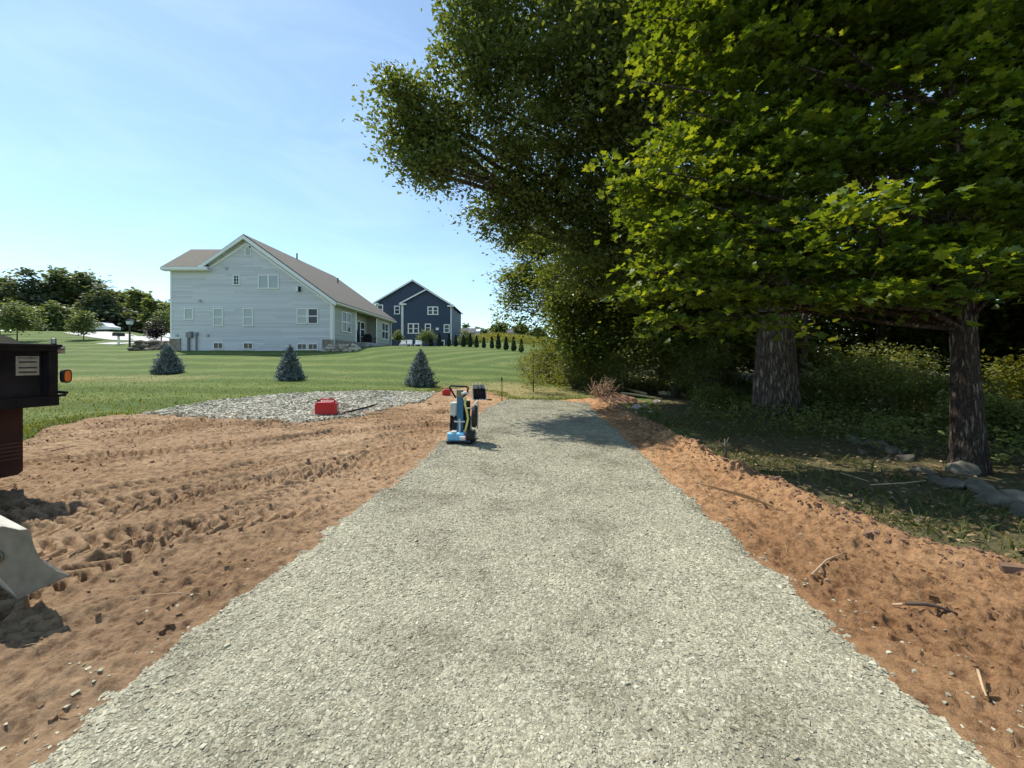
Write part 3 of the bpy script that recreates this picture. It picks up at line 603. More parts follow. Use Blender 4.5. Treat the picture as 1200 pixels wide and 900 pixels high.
    f = PM(); f.tube([(xr + .08, Y0 + .05, ze - .35), (xr + .08, Y0 + .05, 2.3)], .05, 8); f.tube([(ex + .05, Y0 + .05, ez - .1), (xr + .08, Y0 + .05, ze - .4)], .05, 8); f.build('downspout', M_TRIM, root)
    for yy in (37.62, 43.32, 48.5):
        f = PM(); f.box((xr + .003, yy - .22, 2.9), (xr + .03, yy, ze - .1)); f.build('corner_board', M_TRIM, root)
    # foundation showing at both ends and down the long side
    f = PM(); f.prism([(X(378), Y0 - .08), (xr + .07, Y0 - .08), (xr + .07, 37.5), (xr + .003, 37.5), (xr + .003, Y0 - .004), (X(378), Y0 - .004)], 'z', zb, 3.17); f.build('foundation', M_STONEV, root)
    f = PM(); f.box((xl - .05, Y0 - .08, zb), (X(212), Y0 - .004, H(397))); f.build('foundation', M_STONEV, root)
    f = PM(); f.box((xr + .004, 43.4, zb), (xr + .05, 48.5, 3.3)); f.build('foundation', M_STONEV, root)
    f = PM(); f.box((xl - .08, Y0 - .12, H(397)), (X(212.3), Y0 - .003, H(395.5))); f.build('ledge_cap', M_TRIM, root)
    # gable windows
    def gw(x0, y0, x1, y1, **k): return window_(root, (X(x0), H(y1)), (X(x1), H(y0)), ('y', Y0), **k)
    def window_(*a, **k):
        return window(*a, mb=PM, **k)
    v = PM(); v.box((X(287.2), Y0 - .05, H(300.3)), (X(294.3), Y0 - .002, H(288.7))); vo = v.build('gable_vent', M_TRIM, root)
    v = PM()
    for i in range(7):
        z = H(299.3) + i * .1; v.box((X(288.3), Y0 - .07, z), (X(293.2), Y0 - .052, z + .075))
    v.build('louvre', M_LOUVRE, vo)
    gw(273.3, 322, 281, 334.3, grid=(2, 3), label='small upper window with six lights')
    gw(302.7, 322, 327, 338.5, cols=2, grid=(1, 1), glass=M_BLIND, label='wide upper double window with drawn blinds')
    gw(216.3, 361, 227, 374.7, grid=(1, 1), glass=M_BLIND, label='small square window near the left corner')
    gw(250.3, 361, 261.8, 382.2, glass=M_BLIND); gw(285, 361, 297, 382.2, glass=M_BLIND)
    gw(348, 361.2, 360.6, 379.8, glass=M_BLIND, label='left sash of the paired ground floor windows, blind down')
    gw(360.8, 361.2, 373, 379.8, label='right sash of the paired ground floor windows, dark lower pane')
    for (x0, x1, y0, y1) in [(250.3, 262, 401.3, 409), (285.3, 297, 401.5, 409.3), (348.3, 360, 402.5, 410), (361, 372.6, 402.5, 410)]: gw(x0, y0, x1, y1, grid=(2, 1), fw=.07, label='low dark basement window')
    window_(root, (34.35, 3.98), (36.3, 5.85), ('x', xr), cols=2)
    window_(root, (44.9, 3.85), (47.2, 5.85), ('x', xr), cols=2)
    xp = xr - 1.05; zf = 3.25
    d = PM(); d.box((xp + .002, 40.0, zf), (xp + .07, 40.15, 5.6)); d.box((xp + .002, 41.05, zf), (xp + .07, 41.15, 5.6)); d.box((xp + .002, 40.15, 5.48), (xp + .07, 41.05, 5.6)); do = d.build('door', M_TRIM, root)
    d = PM(); d.box((xp + .002, 40.15, zf), (xp + .03, 41.05, 5.48)); d.build('door_pane', M_GLASS, do)
    window_(root, (41.2, 3.9), (42.4, 5.55), ('x', xp))
    # porch slab and steps
    d = PM(); d.box((xp, 37.62, zb), (xr + 1.0, 43.2, 3.15)); d.box((xr + 1.0, 38.4, zb), (xr + 1.4, 40.6, 2.97)); d.build('porch', M_CONC, root)
    d = PM(); d.box((xp + .02, 38.9, 5.15), (xp + .14, 39.15, 5.45)); d.build('porch_light', M_BLACK, root)
    # fittings on the gable
    d = PM(); d.box((X(347.8), Y0 - .22, H(341.5)), (X(350.6), Y0 - .01, H(336.5))); d.box((X(350.7), Y0 - .2, H(342)), (X(352.6), Y0 - .01, H(336)), 1); d.build('flood_light', [M_TRIM, M_BLACK], root, bevel=.02)
    d = PM(); d.box((X(219.8), Y0 - .2, H(395.5)), (X(223.5), Y0 - .003, H(389.5))); d.box((X(223.9), Y0 - .26, H(395.8)), (X(226.7), Y0 - .003, H(388.6))); d.tube([(X(221.7), Y0 - .1, H(395.5)), (X(221.7), Y0 - .1, 2.2)], .09, 8); d.box((X(221), Y0 - .14, 2.2), (X(223), Y0 - .003, H(395.6)))
    d.build('electric_meter', M_METER, root)
    d = PM(); d.tube([(X(231), Y0 - .1, 2.2), (X(231), Y0 - .1, H(390))], .06, 8); d.box((X(229.9), Y0 - .16, H(393)), (X(232.8), Y0 - .003, H(389.6))); d.build('gas_meter', M_METER, root)
    for (px, py) in [(265.8, 314.7), (235, 352.5), (208, 393), (244, 393)]:
        d = PM(); d.box((X(px - 1), Y0 - .14, H(py + 1.3)), (X(px + 1), Y0 - .003, H(py - 1.3))); d.build('wall_vent', M_LOUVRE, root, bevel=.01)
    return root
grey_house()

def blue_house():
    D = 61.; s = D / F; X = lambda px: (px - 600) * s; H = lambda py: CH + (HZ - py) * s
    root = empty('navy_house', (X(500), D, 3.2), 'dark navy blue sided house with white trim beyond the grey house', 'house')
    Tm = Matrix.Translation(-Vector(root.location))
    class PM(MB):
        def build(self, name, mat, parent=None, **k):
            self.v = [tuple(Tm @ Vector(v)) for v in self.v]; return MB.build(self, name, mat, parent, **k)
    zb = 2.6; xa, xb = X(471.5), X(529); ap = X(500.4); za = H(340); ze = H(357.5)
    # front wing
    w_ = PM(); w_.prism([(xa, zb), (xb, zb), (xb, ze), (ap, za), (xa, ze + .35)], 'y', D, D + 2.2); w_.build('wall', M_NAVY, root)
    D2 = 63.2; s2 = D2 / F; X2 = lambda px: (px - 600) * s2; H2 = lambda py: CH + (HZ - py) * s2
    xm0, xm1, xap, zap = X2(441), X2(529), X2(484), H2(329.3); zm = H2(354.0)
    w_ = PM(); w_.prism([(xm0, zb), (xm1, zb), (xm1, H2(357)), (xap, zap), (xm0, zm)], 'y', D2, D2 + 12); w_.build('wall', M_NAVY, root)['label'] = 'taller rear block wall'
    r_ = PM()
    slab(r_, [(xa - .35, D - .4, ze + .33), (ap, D - .4, za + .22), (ap, D + 2.2, za + .22), (xa - .35, D + 2.2, ze + .33)], .14)
    slab(r_, [(ap, D - .4, za + .22), (xb + .4, D - .4, ze - .05), (xb + .4, D + 2.2, ze - .05), (ap, D + 2.2, za + .22)], .14)
    slab(r_, [(xm0 - .4, D2 - .4, zm - .1), (xap, D2 - .4, zap + .2), (xap, D2 + 12.4, zap + .2), (xm0 - .4, D2 + 12.4, zm - .1)], .16)
    slab(r_, [(xap, D2 - .4, zap + .2), (xm1 + .4, D2 - .4, H2(358)), (xm1 + .4, D2 + 12.4, H2(358)), (xap, D2 + 12.4, zap + .2)], .16)
    slab(r_, [(X2(428), D2 + 3, H2(356)), (X2(438), D2 + 5, H2(349)), (X2(452), D2 + 5, H2(349)), (X2(452), D2 + 3, H2(356))], .16)
    r_.build('roof', M_ROOF2, root)
    f = PM(); t = .22
    for (x0, z0, x1, z1, y) in [(xa - .35, ze + .28, ap, za + .17, D - .46), (ap, za + .17, xb + .4, ze - .1, D - .46), (xm0 - .4, zm - .15, xap, zap + .15, D2 - .46), (xap, zap + .15, xm1 + .4, H2(358.2), D2 - .46)]:
        f.prism([(x0, z0), (x1, z1), (x1, z1 - t), (x0, z0 - t)], 'y', y, y + .05)
    f.box((xa - .4, D - .45, ze - .0), (xa + .7, D - .01, ze + .2)); f.box((xb - .6, D - .45, ze - .3), (xb + .45, D - .01, ze - .1)); f.box((xm0 - .45, D2 - .45, zm - .42), (xm0 + .5, D2 - .01, zm - .22))
    f.build('rake_board', M_TRIM, root)
    f = PM(); f.box((xa - .02, D - .04, zb), (xa + .16, D - .003, ze + .1)); f.build('corner_board', M_TRIM, root)
    f = PM(); f.box((xb - .14, D - .04, zb), (xb + .02, D - .003, ze - .3)); f.build('corner_board', M_TRIM, root)
    f = PM(); f.tube([(xa - .1, D - .12, ze), (xa - .1, D - .12, 3.3)], .05, 6); f.build('downspout', M_TRIM, root)
    def gw(x0, y0, x1, y1, d=D, fx=X, fh=H, **k):
        return window(root, (fx(x0), fh(y1)), (fx(x1), fh(y0)), ('y', d), fw=.15, mb=PM, **k)
    gw(501, 359.2, 513.6, 369, cols=2, grid=(1, 2), label='upper double window in the front gable')
    gw(478, 378.9, 491, 391, cols=2, label='lower double window left of the young tree')
    gw(498, 379.3, 505, 389); gw(520, 380, 527, 390)
    gw(515.6, 398.4, 521.2, 409, grid=(1, 1), name='door', label='white framed basement door')
    gw(442, 357, 449, 368, D2, X2, H2); gw(462, 358.3, 468.8, 368.3, D2, X2, H2)
    f = PM(); f.box((X(510.8), D - .1, H(386.8)), (X(514.2), D - .003, H(384))); f.build('wall_vent', M_TRIM, root)
    return root
blue_house()

def far_house(name, px0, px1, pyb, pye, pyr, D, wmat, rmat, label, gx=None, win=()):
    s = D / F; X = lambda px: (px - 600) * s; H = lambda py: CH + (HZ - py) * s
    zb = H(pyb) - 1
    root = empty(name, (X((px0 + px1) / 2), D, zb), label, 'house'); Tm = Matrix.Translation(-Vector(root.location))
    class PM(MB):
        def build(self, name, mat, parent=None, **k):
            self.v = [tuple(Tm @ Vector(v)) for v in self.v]; return MB.build(self, name, mat, parent, **k)
    x0, x1, ze, zr = X(px0), X(px1), H(pye), H(pyr); w_ = PM(); w_.box((x0, D, zb), (x1, D + 8, ze)); w_.prism([(D, ze), (D + 8, ze), (D + 4, zr - .2)], 'x', x0 + .02, x1 - .02); w_.build('wall', wmat, root)
    r_ = PM(); slab(r_, [(x0 - .4, D - .4, ze), (x1 + .4, D - .4, ze), (x1 + .4, D + 4, zr), (x0 - .4, D + 4, zr)], .2); slab(r_, [(x0 - .4, D + 4, zr), (x1 + .4, D + 4, zr), (x1 + .4, D + 8.4, ze), (x0 - .4, D + 8.4, ze)], .2); r_.build('roof', rmat, root)
    for (a, b_, c, d) in win:
        window(root, (X(a), H(d)), (X(c), H(b_)), ('y', D), fw=.18, mb=PM)
far_house('grey_roof_house', 531, 554, 402, 390, 383, 88, M_SIDE, M_ROOF2, 'distant house with a wide dark grey roof behind the navy house', win=[(546, 391.5, 549, 396)])
far_house('white_gable_house', 555, 560, 400, 388, 384, 90, M_TRIM, M_TRIM, 'small bright white gabled building right of the distant dark grey roof')
far_house('pale_blue_house', 590, 607, 397, 390, 384, 120, flat('pale_blue', (.45, .52, .6)), M_ROOF2, 'tiny pale blue house on the horizon above the row of cone evergreens', win=[(593, 391, 595, 394), (599, 391, 601, 394)])
far_house('pale_house', 136, 153, 389, 379, 370, 96, flat('pale_wall', (.5, .55, .58)), flat('pale_roof', (.40, .46, .52)), 'pale blue house half hidden by the dark trees behind the street', win=[(140, 381, 142, 385)])

# ================================================================== SMALL THINGS BY THE HOUSES
def rocks(root_name, label, pts, mat, cat='rock pile'):
    c = pts[0]; root = empty(root_name, (c[0], c[1], Zf(c[0], c[1])), label, cat)
    import bmesh
    for i, (x, y, z, r) in enumerate(pts):
        bm = bmesh.new(); bmesh.ops.create_icosphere(bm, subdivisions=3, radius=r); pls = rnd_planes()
        sx, sy, sz = random.uniform(.8, 1.4), random.uniform(.7, 1.1), random.uniform(.5, .8)
        o_ = random.uniform(0, 99)
        for v in bm.verts:
            k = 1 + .28 * float(fbm(v.co.x / r * 1.1 + o_, v.co.y / r * 1.1 + v.co.z / r, i, 2)); v.co = facet(v.co, r, pls); v.co = Vector((v.co.x * sx * k, v.co.y * sy * k, v.co.z * sz * k))
        me = bpy.data.meshes.new('rock'); bm.to_mesh(me); bm.free(); o = link('rock', me, mat, root)
        o.location = Vector((x, y, z)) - root.location; o.rotation_euler = (random.uniform(-.3, .3), random.uniform(-.3, .3), random.uniform(0, 6))
    return root
M_ROCK = flat('field_stone', (.36, .32, .27), .9, var=.35, scale=3, bump=.6, bscale=12)
M_ROCKD = flat('mossy_stone', (.13, .115, .085), .95, var=.45, scale=4, bump=.6, bscale=14)
def wall_of(px0, py0, px1, py1, n, r, rows=2, D=None):
    out = []
    for k in range(rows):
        for i in range(n - k):
            t = (i + .5 + k * .5) / n; px = px0 + (px1 - px0) * t + random.uniform(-.6, .6); py = py0 + (py1 - py0) * t
            x, y, z = hit(px, py) if D is None else (at(px, py, D)[0], D, Zf(at(px, py, D)[0], D)); out.append((x, y, z + r * (.35 + k * .95), r * random.uniform(.75, 1.25)))
    return out
def rock_row(x0, x1, y, n, r, rows):
    return [(x0 + (x1 - x0) * (i + .5 + k * .5 + random.uniform(-.25, .25)) / n, y + random.uniform(-.2, .2) + k * .1, Zf(x0, y) + r * (.35 + k * .9), r * random.uniform(.7, 1.3)) for k in range(rows) for i in range(n - k)]
rocks('rock_pile', 'heap of pale tan boulders at the corner of the grey house', rock_row(-15.6, -12.6, 31.6, 9, .24, 3), flat('tan_stone', (.48, .42, .34), .9, var=.3, scale=2))
rocks('stacked_stone_wall', 'low stacked wall of dark flat stones left of the grey house', rock_row(-34.2, -30.5, 34, 9, .36, 3), M_ROCKD, 'stone wall')
# black covered grill on the porch, chairs
def grill():
    x, y, z = -15.7, 42.0, 3.15
    r = empty('covered_grill', (x, y, z), 'black covered grill on the porch of the grey house', 'grill'); m = MB()
    m.prism([(-.45, 0), (.45, 0), (.47, .75), (.35, 1.05), (-.35, 1.05), (-.47, .75)], 'y', -.7, .7); m.build('cover', M_BLACK, r, bevel=.06)
grill()
def patio_chair(px, lab):
    x = (px - 600) * 57 / F; z = Zf(x, 57); r = empty('patio_chair', (x, 57, z), lab, 'chair', group='white patio chairs by the navy house')
    m = MB(); m.box((-.5, -.4, .38), (.5, .4, .48)); m.build('seat', M_TRIM, r, bevel=.03)
    m = MB(); m.box((-.5, .32, .5), (.5, .42, 1.1)); m.build('backrest', M_TRIM, r, bevel=.03)
    for sx in (-1, 1):
        for sy in (-1, 1): m = MB(); m.box((sx * .46 - .04, sy * .36 - .04, 0), (sx * .46 + .04, sy * .36 + .04, .375)); m.build('leg', M_TRIM, r)
    return r
patio_chair(472.5, 'white patio chair nearest the porch of the grey house'); patio_chair(478.5, 'white patio chair in the middle below the navy wall'); patio_chair(490, 'white patio chair left of the young tree by the navy house')
# street scene far left
M_PAVE = flat('pale_pavement', (.50, .48, .45), .9, var=.08, scale=.6)
def Hst(x, y): return Z(x, y) + .06
def strip(name, pts, w, mat, kind='structure'):
    V = []; n = len(pts)
    for i, (x, y) in enumerate(pts):
        a = pts[max(0, i - 1)]; b_ = pts[min(n - 1, i + 1)]; tx, ty = b_[0] - a[0], b_[1] - a[1]; l = math.hypot(tx, ty); nx, ny = -ty / l, tx / l; ww = w[i] if isinstance(w, list) else w
        for k in range(5):
            t = (k / 4 - .5) * ww; X_, Y_ = x + nx * t, y + ny * t; V.append((X_, Y_, Zf(X_, Y_) + .07))
    Fc = [(i * 5 + k, i * 5 + k + 1, i * 5 + k + 6, i * 5 + k + 5) for i in range(n - 1) for k in range(4)]
    me = bpy.data.meshes.new(name); me.from_pydata(V, [], Fc); me.update(); o = link(name, me, mat); tag(o, kind=kind); return o
def dense(pts, k=6):
    out = []
    for i in range(len(pts) - 1):
        for j in range(k): t = j / k; out.append((pts[i][0] * (1 - t) + pts[i + 1][0] * t, pts[i][1] * (1 - t) + pts[i + 1][1] * t))
    return out + [pts[-1]]
sp = [hit(*p)[:2] for p in [(60, 388), (100, 389.5), (135, 394.5), (165, 399), (185, 398), (215, 397.5)]]
strip('street', dense(sp), 4.5, M_PAVE)
sp = [hit(*p)[:2] for p in [(122, 402.5), (140, 403.5), (158, 402)]]
strip('driveway', dense(sp), 1.6, M_PAVE)
def lamp_post():
    D = 38.; x, _, _ = at(152, 400, D); z = Zf(x, D); top = at(152, 376, D)[2]
    r = empty('street_lamp', (x, D, z), 'black post lamp at the edge of the street left of the grey house', 'street lamp'); h = top - z
    m = MB(); m.tube([(0, 0, -.2), (0, 0, h - .35)], [.09, .06], 8); m.build('pole', M_BLACK, r)
    m = MB(); m.prism([(-.14, h - .35), (.14, h - .35), (.22, h - .02), (-.22, h - .02)], 'y', -.18, .18); m.build('lantern', flat('lamp_glass', (.6, .66, .7), .2), r)
    m = MB(); m.prism([(-.28, h - .02), (.28, h - .02), (.06, h + .18), (-.06, h + .18)], 'y', -.24, .24); m.build('cap', M_BLACK, r)
lamp_post()
def mailbox():
    D = 41.; x = at(139, 400, D)[0]; z = Zf(x, D)
    r = empty('mailbox', (x, D, z), 'black mailbox on a white post beside the street', 'mailbox')
    m = MB(); m.box((-.07, -.07, -.2), (.07, .07, .95)); m.build('post', M_TRIM, r)
    m = MB(); m.prism([(-.3, .95), (.3, .95), (.3, 1.2), (.18, 1.33), (-.18, 1.33), (-.3, 1.2)], 'y', -.4, .4); m.build('box', M_BLACK, r, bevel=.02)
mailbox()
def car(px, py, D, label, mat):
    x = at(px, py, D)[0]; z = Zf(x, D) + .07
    r = empty('parked_car', (x, D, z), label, 'car')
    m = MB(); m.prism([(-2.1, .3), (2.1, .3), (2.15, .75), (1.3, .95), (.75, 1.42), (-.9, 1.42), (-1.5, .98), (-2.1, .9)], 'y', -.85, .85); m.build('body', mat, r, bevel=.08)
    m = MB(); m.prism([(-1.3, .98), (1.15, .98), (.68, 1.36), (-.85, 1.36)], 'y', -.86, .86); m.build('window', M_GLASS, r)
    for sx in (-1.3, 1.3):
        for sy in (-.82, .72): m = MB(); m.tube([(sx, sy, .32), (sx, sy + .1, .32)], .32, 14); m.build('wheel', M_BLACK, r)
car(121, 386, 63, 'white car parked far off on the pale street', M_TRIM)
# ================================================================== TREES
def mat_bark(name, c, c2, scale=10):
    m, nt, b = newmat(name); L = nt.links.new
    tc = N(nt, 'ShaderNodeTexCoord'); mp = N(nt, 'ShaderNodeMapping'); mp.inputs['Scale'].default_value = (1, 1, .18); L(tc.outputs['Object'], mp.inputs[0])
    v = N(nt, 'ShaderNodeTexVoronoi', i_Scale=float(scale), feature='DISTANCE_TO_EDGE'); no = N(nt, 'ShaderNodeTexNoise', i_Scale=scale * 1.2, i_Detail=8., i_Roughness=.7)
    L(mp.outputs[0], no.inputs['Vector']); mxv = N(nt, 'ShaderNodeMix', data_type='VECTOR'); mxv.inputs[0].default_value = .12; L(mp.outputs[0], mxv.inputs[4]); L(no.outputs['Color'], mxv.inputs[5]); L(mxv.outputs[1], v.inputs['Vector'])
    r = ramp(nt, [(0, tuple(k * .35 for k in c)), (.12, c), (.5, c2)]); L(v.outputs['Distance'], r.inputs['Fac'])
    r2 = ramp(nt, [(.3, (.6, .6, .6)), (.7, (1.2, 1.2, 1.2))]); L(no.outputs['Fac'], r2.inputs['Fac'])
    mx = N(nt, 'ShaderNodeMix', data_type='RGBA', blend_type='MULTIPLY'); mx.inputs[0].default_value = 1; L(r.outputs[0], mx.inputs[6]); L(r2.outputs[0], mx.inputs[7]); L(mx.outputs[2], b.inputs['Base Color'])
    b.inputs['Roughness'].default_value = .95; b.inputs['Specular IOR Level'].default_value = .1
    mn = N(nt, 'ShaderNodeMath', operation='MINIMUM'); mn.inputs[1].default_value = .25; L(v.outputs['Distance'], mn.inputs[0])
    bp = N(nt, 'ShaderNodeBump', i_Strength=1., i_Distance=.12); L(mn.outputs[0], bp.inputs['Height']); L(bp.outputs['Normal'], b.inputs['Normal'])
    return m
M_BARK = mat_bark('oak_bark', (.17, .135, .105), (.30, .245, .20), 15); M_BARK2 = mat_bark('maple_bark', (.15, .115, .09), (.23, .185, .15), 24)
M_TWIG = flat('twig', (.10, .08, .06), .9, var=.3)
M_MAPLE = leafmat('maple_leaf', (.040, .075, .014), (.090, .145, .022), (.17, .225, .034), trans=.5, tcol=(2.3, 1.85, .38), rough=.45)
M_OAK = leafmat('oak_leaf', (.075, .11, .030), (.11, .15, .042), (.16, .20, .065), trans=.42, tcol=(1.7, 1.5, .5), rough=.42, spec=.45)
M_WOOD = leafmat('woodland_leaf', (.08, .12, .026), (.115, .16, .034), (.16, .205, .05), trans=.45)
M_BRUSH = leafmat('brush_leaf', (.09, .13, .032), (.15, .19, .052), (.24, .26, .10), trans=.4)
M_FARL = leafmat('far_leaf', (.10, .135, .06), (.14, .175, .08), (.18, .215, .10), trans=.4, tcol=(1.3, 1.25, .7))
M_FARL2 = leafmat('far_bright_leaf', (.11, .15, .055), (.155, .195, .07), (.20, .235, .10), trans=.4, tcol=(1.4, 1.3, .6))
M_PINE = leafmat('pine_needles', (.075, .105, .065), (.105, .14, .085), trans=.3, rough=.7)
M_SPRUCE = leafmat('spruce_needles', (.11, .14, .135), (.20, .245, .24), (.32, .37, .365), trans=.1, rough=.7, tcol=(1, 1, 1))
M_ARB = leafmat('arborvitae_leaf', (.022, .044, .020), (.034, .062, .026), trans=.15)

def wobble_line(a, b_, n, amp, arch=0):
    a = Vector(a); b_ = Vector(b_); L_ = (b_ - a).length; out = []
    o1, o2 = random.uniform(0, 6), random.uniform(0, 6)
    for i in range(n + 1):
        t = i / n; p = a.lerp(b_, t); e = math.sin(math.pi * t)
        p = p + Vector((math.sin(t * 5 + o1), math.cos(t * 4.3 + o2), math.sin(t * 6 + o2) * .5)) * amp * L_ * e; p.z += arch * L_ * e; out.append(p)
    return out
def tree(name, base, r0, trunk_top, blobs, kind, lsize, nper, label, cat='tree', mat=None, bark=None, group=None, cl=.55, keep=None, up=1., ncl=None, limb=True, twigs=True, hmin=.3, flatc=.55, droop=.25, tiers=0, flare=1.5, group_parent=None):
    """blobs: (x,y,z,r) masses of the crown in world space; filled with spray clusters, each of nper leaves. Clusters hang on limbs grown from the trunk."""
    bx_, by_ = base[:2]; bz = Zf(bx_, by_) - .12
    root = empty(name, (bx_, by_, bz), label, cat, group)
    rng = np.random.default_rng(abs(hash(label)) % 9999 if False else int(abs(bx_ * 131 + by_ * 977 + r0 * 5000)) % 99991)
    random.seed(int(abs(bx_ * 71 + by_ * 313) * 10))
    B = np.array(blobs, float)
    # cluster centres
    vol = B[:, 3] ** 3; ncl = ncl or int(sum(max(3, 4.2 * (r / cl) ** 2 * .55) for r in B[:, 3]))
    pick = rng.choice(len(B), ncl, p=vol ** .75 / (vol ** .75).sum())
    d = rng.normal(size=(ncl, 3)); d /= np.linalg.norm(d, axis=1)[:, None]; rr = rng.random(ncl) ** .42
    C = B[pick, :3] + d * (rr * B[pick, 3])[:, None] * np.array([1, 1, .85])
    C = C[C[:, 2] > Z(C[:, 0], C[:, 1]) + hmin]
    if keep is not None: C = C[keep(C)]
    if tiers: zt_ = C[:, 2] + .12 * (C[:, 0] - bx_); C[:, 2] += (np.round(zt_ / tiers) * tiers - zt_) * .8
    tt = Vector(trunk_top); b0 = Vector((bx_, by_, bz)); mid = b0.lerp(tt, .5) + Vector((random.uniform(-.2, .2), random.uniform(-.2, .2), 0)) * r0 * 1.5
    loc = Vector((bx_, by_, bz))
    tr = MB(); H_ = (tt - b0).length
    pts = []; rads = []
    for i in range(15):
        t = i / 14; p = b0 * (1 - t) ** 2 + mid * 2 * t * (1 - t) + tt * t * t; pts.append(p - loc)
        rads.append(r0 * ((1 - t) ** .8 * .82 + .12) * (1 + (flare - 1) * math.exp(-t * H_ / (r0 * 2.2)) * 1.0))
    sides = 28 if r0 > .15 else 8; tr.tube(pts, rads, sides)
    if r0 > .15:
        vv = []
        for k, v in enumerate(tr.v):
            i, a = divmod(k, sides); f = 1 + .05 * math.sin(a * 5 * 2 * math.pi / sides + i * .25) * math.exp(-i / 5) * 2 + .03 * math.sin(a * 3.1 + i); c = pts[min(i, 14)]
            vv.append((c[0] + (v[0] - c[0]) * f, c[1] + (v[1] - c[1]) * f, v[2]))
        tr.v = vv
    tr.build('trunk', bark or M_BARK, root, smooth=True)
    if limb and len(C):
        lm = MB()
        # limbs to each blob, then branches from limb to clusters
        def on_trunk(z):
            zz = min(max(z, b0.z + H_ * .3), tt.z - .02); t = (zz - b0.z) / max(.1, tt.z - b0.z); return b0 * (1 - t) ** 2 + mid * 2 * t * (1 - t) + tt * t * t, t
        lines = []
        for (x, y, z, r) in blobs:
            dh = math.hypot(x - tt.x, y - tt.y); s, t = on_trunk(z - dh * .45 - random.uniform(0, .8)); L_ = (Vector((x, y, z)) - s).length
            line = wobble_line(s, (x, y, z), 7, .06, .05); rb = r0 * ((1 - t) ** .8 * .7 + .12) * min(.75, .28 + L_ * .03)
            lm.tube([p - loc for p in line], [max(.012, rb * (1 - k / 7 * .72)) for k in range(8)], 6, cap=False); lines.append(line)
        allp = np.array([[*p] for l in lines for p in l[2:]]); step = 1 if len(C) < 900 else 2
        if twigs:
            for c in C[::step]:
                dd = np.linalg.norm(allp - c, axis=1) + np.maximum(0, allp[:, 2] - c[2]) * .6; s = Vector(allp[np.argmin(dd)]); L_ = (Vector(c) - s).length
                line = wobble_line(s, c, 4, .07, .06); rb = min(.03, .006 + L_ * .009) * (r0 / .35) ** .3
                lm.tube([p - loc for p in line], [rb * (1 - k / 4 * .75) for k in range(5)], 4, cap=False)
        lm.build('branches', bark or M_BARK, root, smooth=True)
    # leaves
    n = len(C); j = rng.normal(size=(n, nper, 3)) * np.array([1, 1, flatc]) * cl * .55
    szc = rng.uniform(.6, 1.35, n)[:, None, None]; Pn = C[:, None, :] + j * szc; Pn[..., 2] -= (j[..., 0] ** 2 + j[..., 1] ** 2) * droop / cl
    out = (j / (np.linalg.norm(j, axis=2)[..., None] + 1e-6)).reshape(-1, 3); Pn = Pn.reshape(-1, 3)
    k = rng.random(len(Pn)) < .93; Pn = Pn[k]; out = out[k]
    V, Fc = leaves(Pn - np.array(loc), kind, lsize, up, out=out, rng=rng)
    o = link('crown', fastmesh('crown', V, Fc), mat or M_OAK, root)
    return root

# which leaves may stand where: the shade edge on the ground limits the crowns on the sunny side
SA, SB = .57, .42
FROND = [B_ for B_ in []]
def shade_keep(C, soft=.22):
    xs = C[:, 0] + SA * C[:, 2]; ys = C[:, 1] - SB * C[:, 2]
    sh = ((xs - 14.2) / 4.6) ** 2 + ((ys - 10.2) / 3.2) ** 2 > 1
    sh &= ((xs - 8.9) / 1.0) ** 2 + ((ys - 8.6) / .6) ** 2 > 1; sh &= ((xs - 6.9) / .6) ** 2 + ((ys - 10.9) / .5) ** 2 > 1
    lim = np.interp(ys, [-4, 2.2, 3.2, 4.2, 5.6, 6.4, 14], [6.5, 4.3, 3.6, 3.2, 3.0, .9, .3])
    for (fx, fy, fz, fr) in FROND: sh &= ~((C[:, 2] > fz + .35) & (np.hypot(xs - fx - SA * fz, ys - fy + SB * fz) < fr))
    return (xs > lim + RNG.normal(0, soft, len(xs)) + .3) & sh
def _ell(C, cx, cy, rx, ry):
    return ((C[:, 0] + SA * C[:, 2] - cx) / rx) ** 2 + ((C[:, 1] - SB * C[:, 2] - cy) / ry) ** 2 > 1
def light_keep(C):
    return _ell(C, 5.0, 13.6, 1.7, 1.1) & _ell(C, 5.6, 3.8, 2.3, 2.2) & (_ell(C, 2.8, 17.5, 1.1, 2.4) | (C[:, 2] > 5)) & _ell(C, 14.2, 10.2, 4.6, 3.2)
def big_keep(C): return shade_keep(C) & ((C[:, 2] < 8.) | _ell(C, 5.4, 3.8, 1.9, 2.0))
def frame_keep(pts):
    """crown outline on the open side, as seen in the survey, applied as a real plane in space"""
    ys = [p[1] for p in pts]; xs = [p[0] for p in pts]
    def f(C):
        px = 600 + F * C[:, 0] / C[:, 1]; py = HZ - F * (C[:, 2] - CH) / C[:, 1]
        return px > np.interp(py, ys, xs) 
    return f
def B(px, py, D, r): x, y, z = at(px, py, D); return (x, y, z, r)
FROND += [B(990, 225, 4.3, .5), B(1150, 305, 4.0, .45), B(1015, 335, 4.4, .35), B(1180, 180, 4.3, .45), B(760, 80, 6.3, .6), B(745, 210, 6, .6), B(770, 330, 5.8, .4), B(870, 200, 5.6, .35), B(930, 330, 5, .3)]

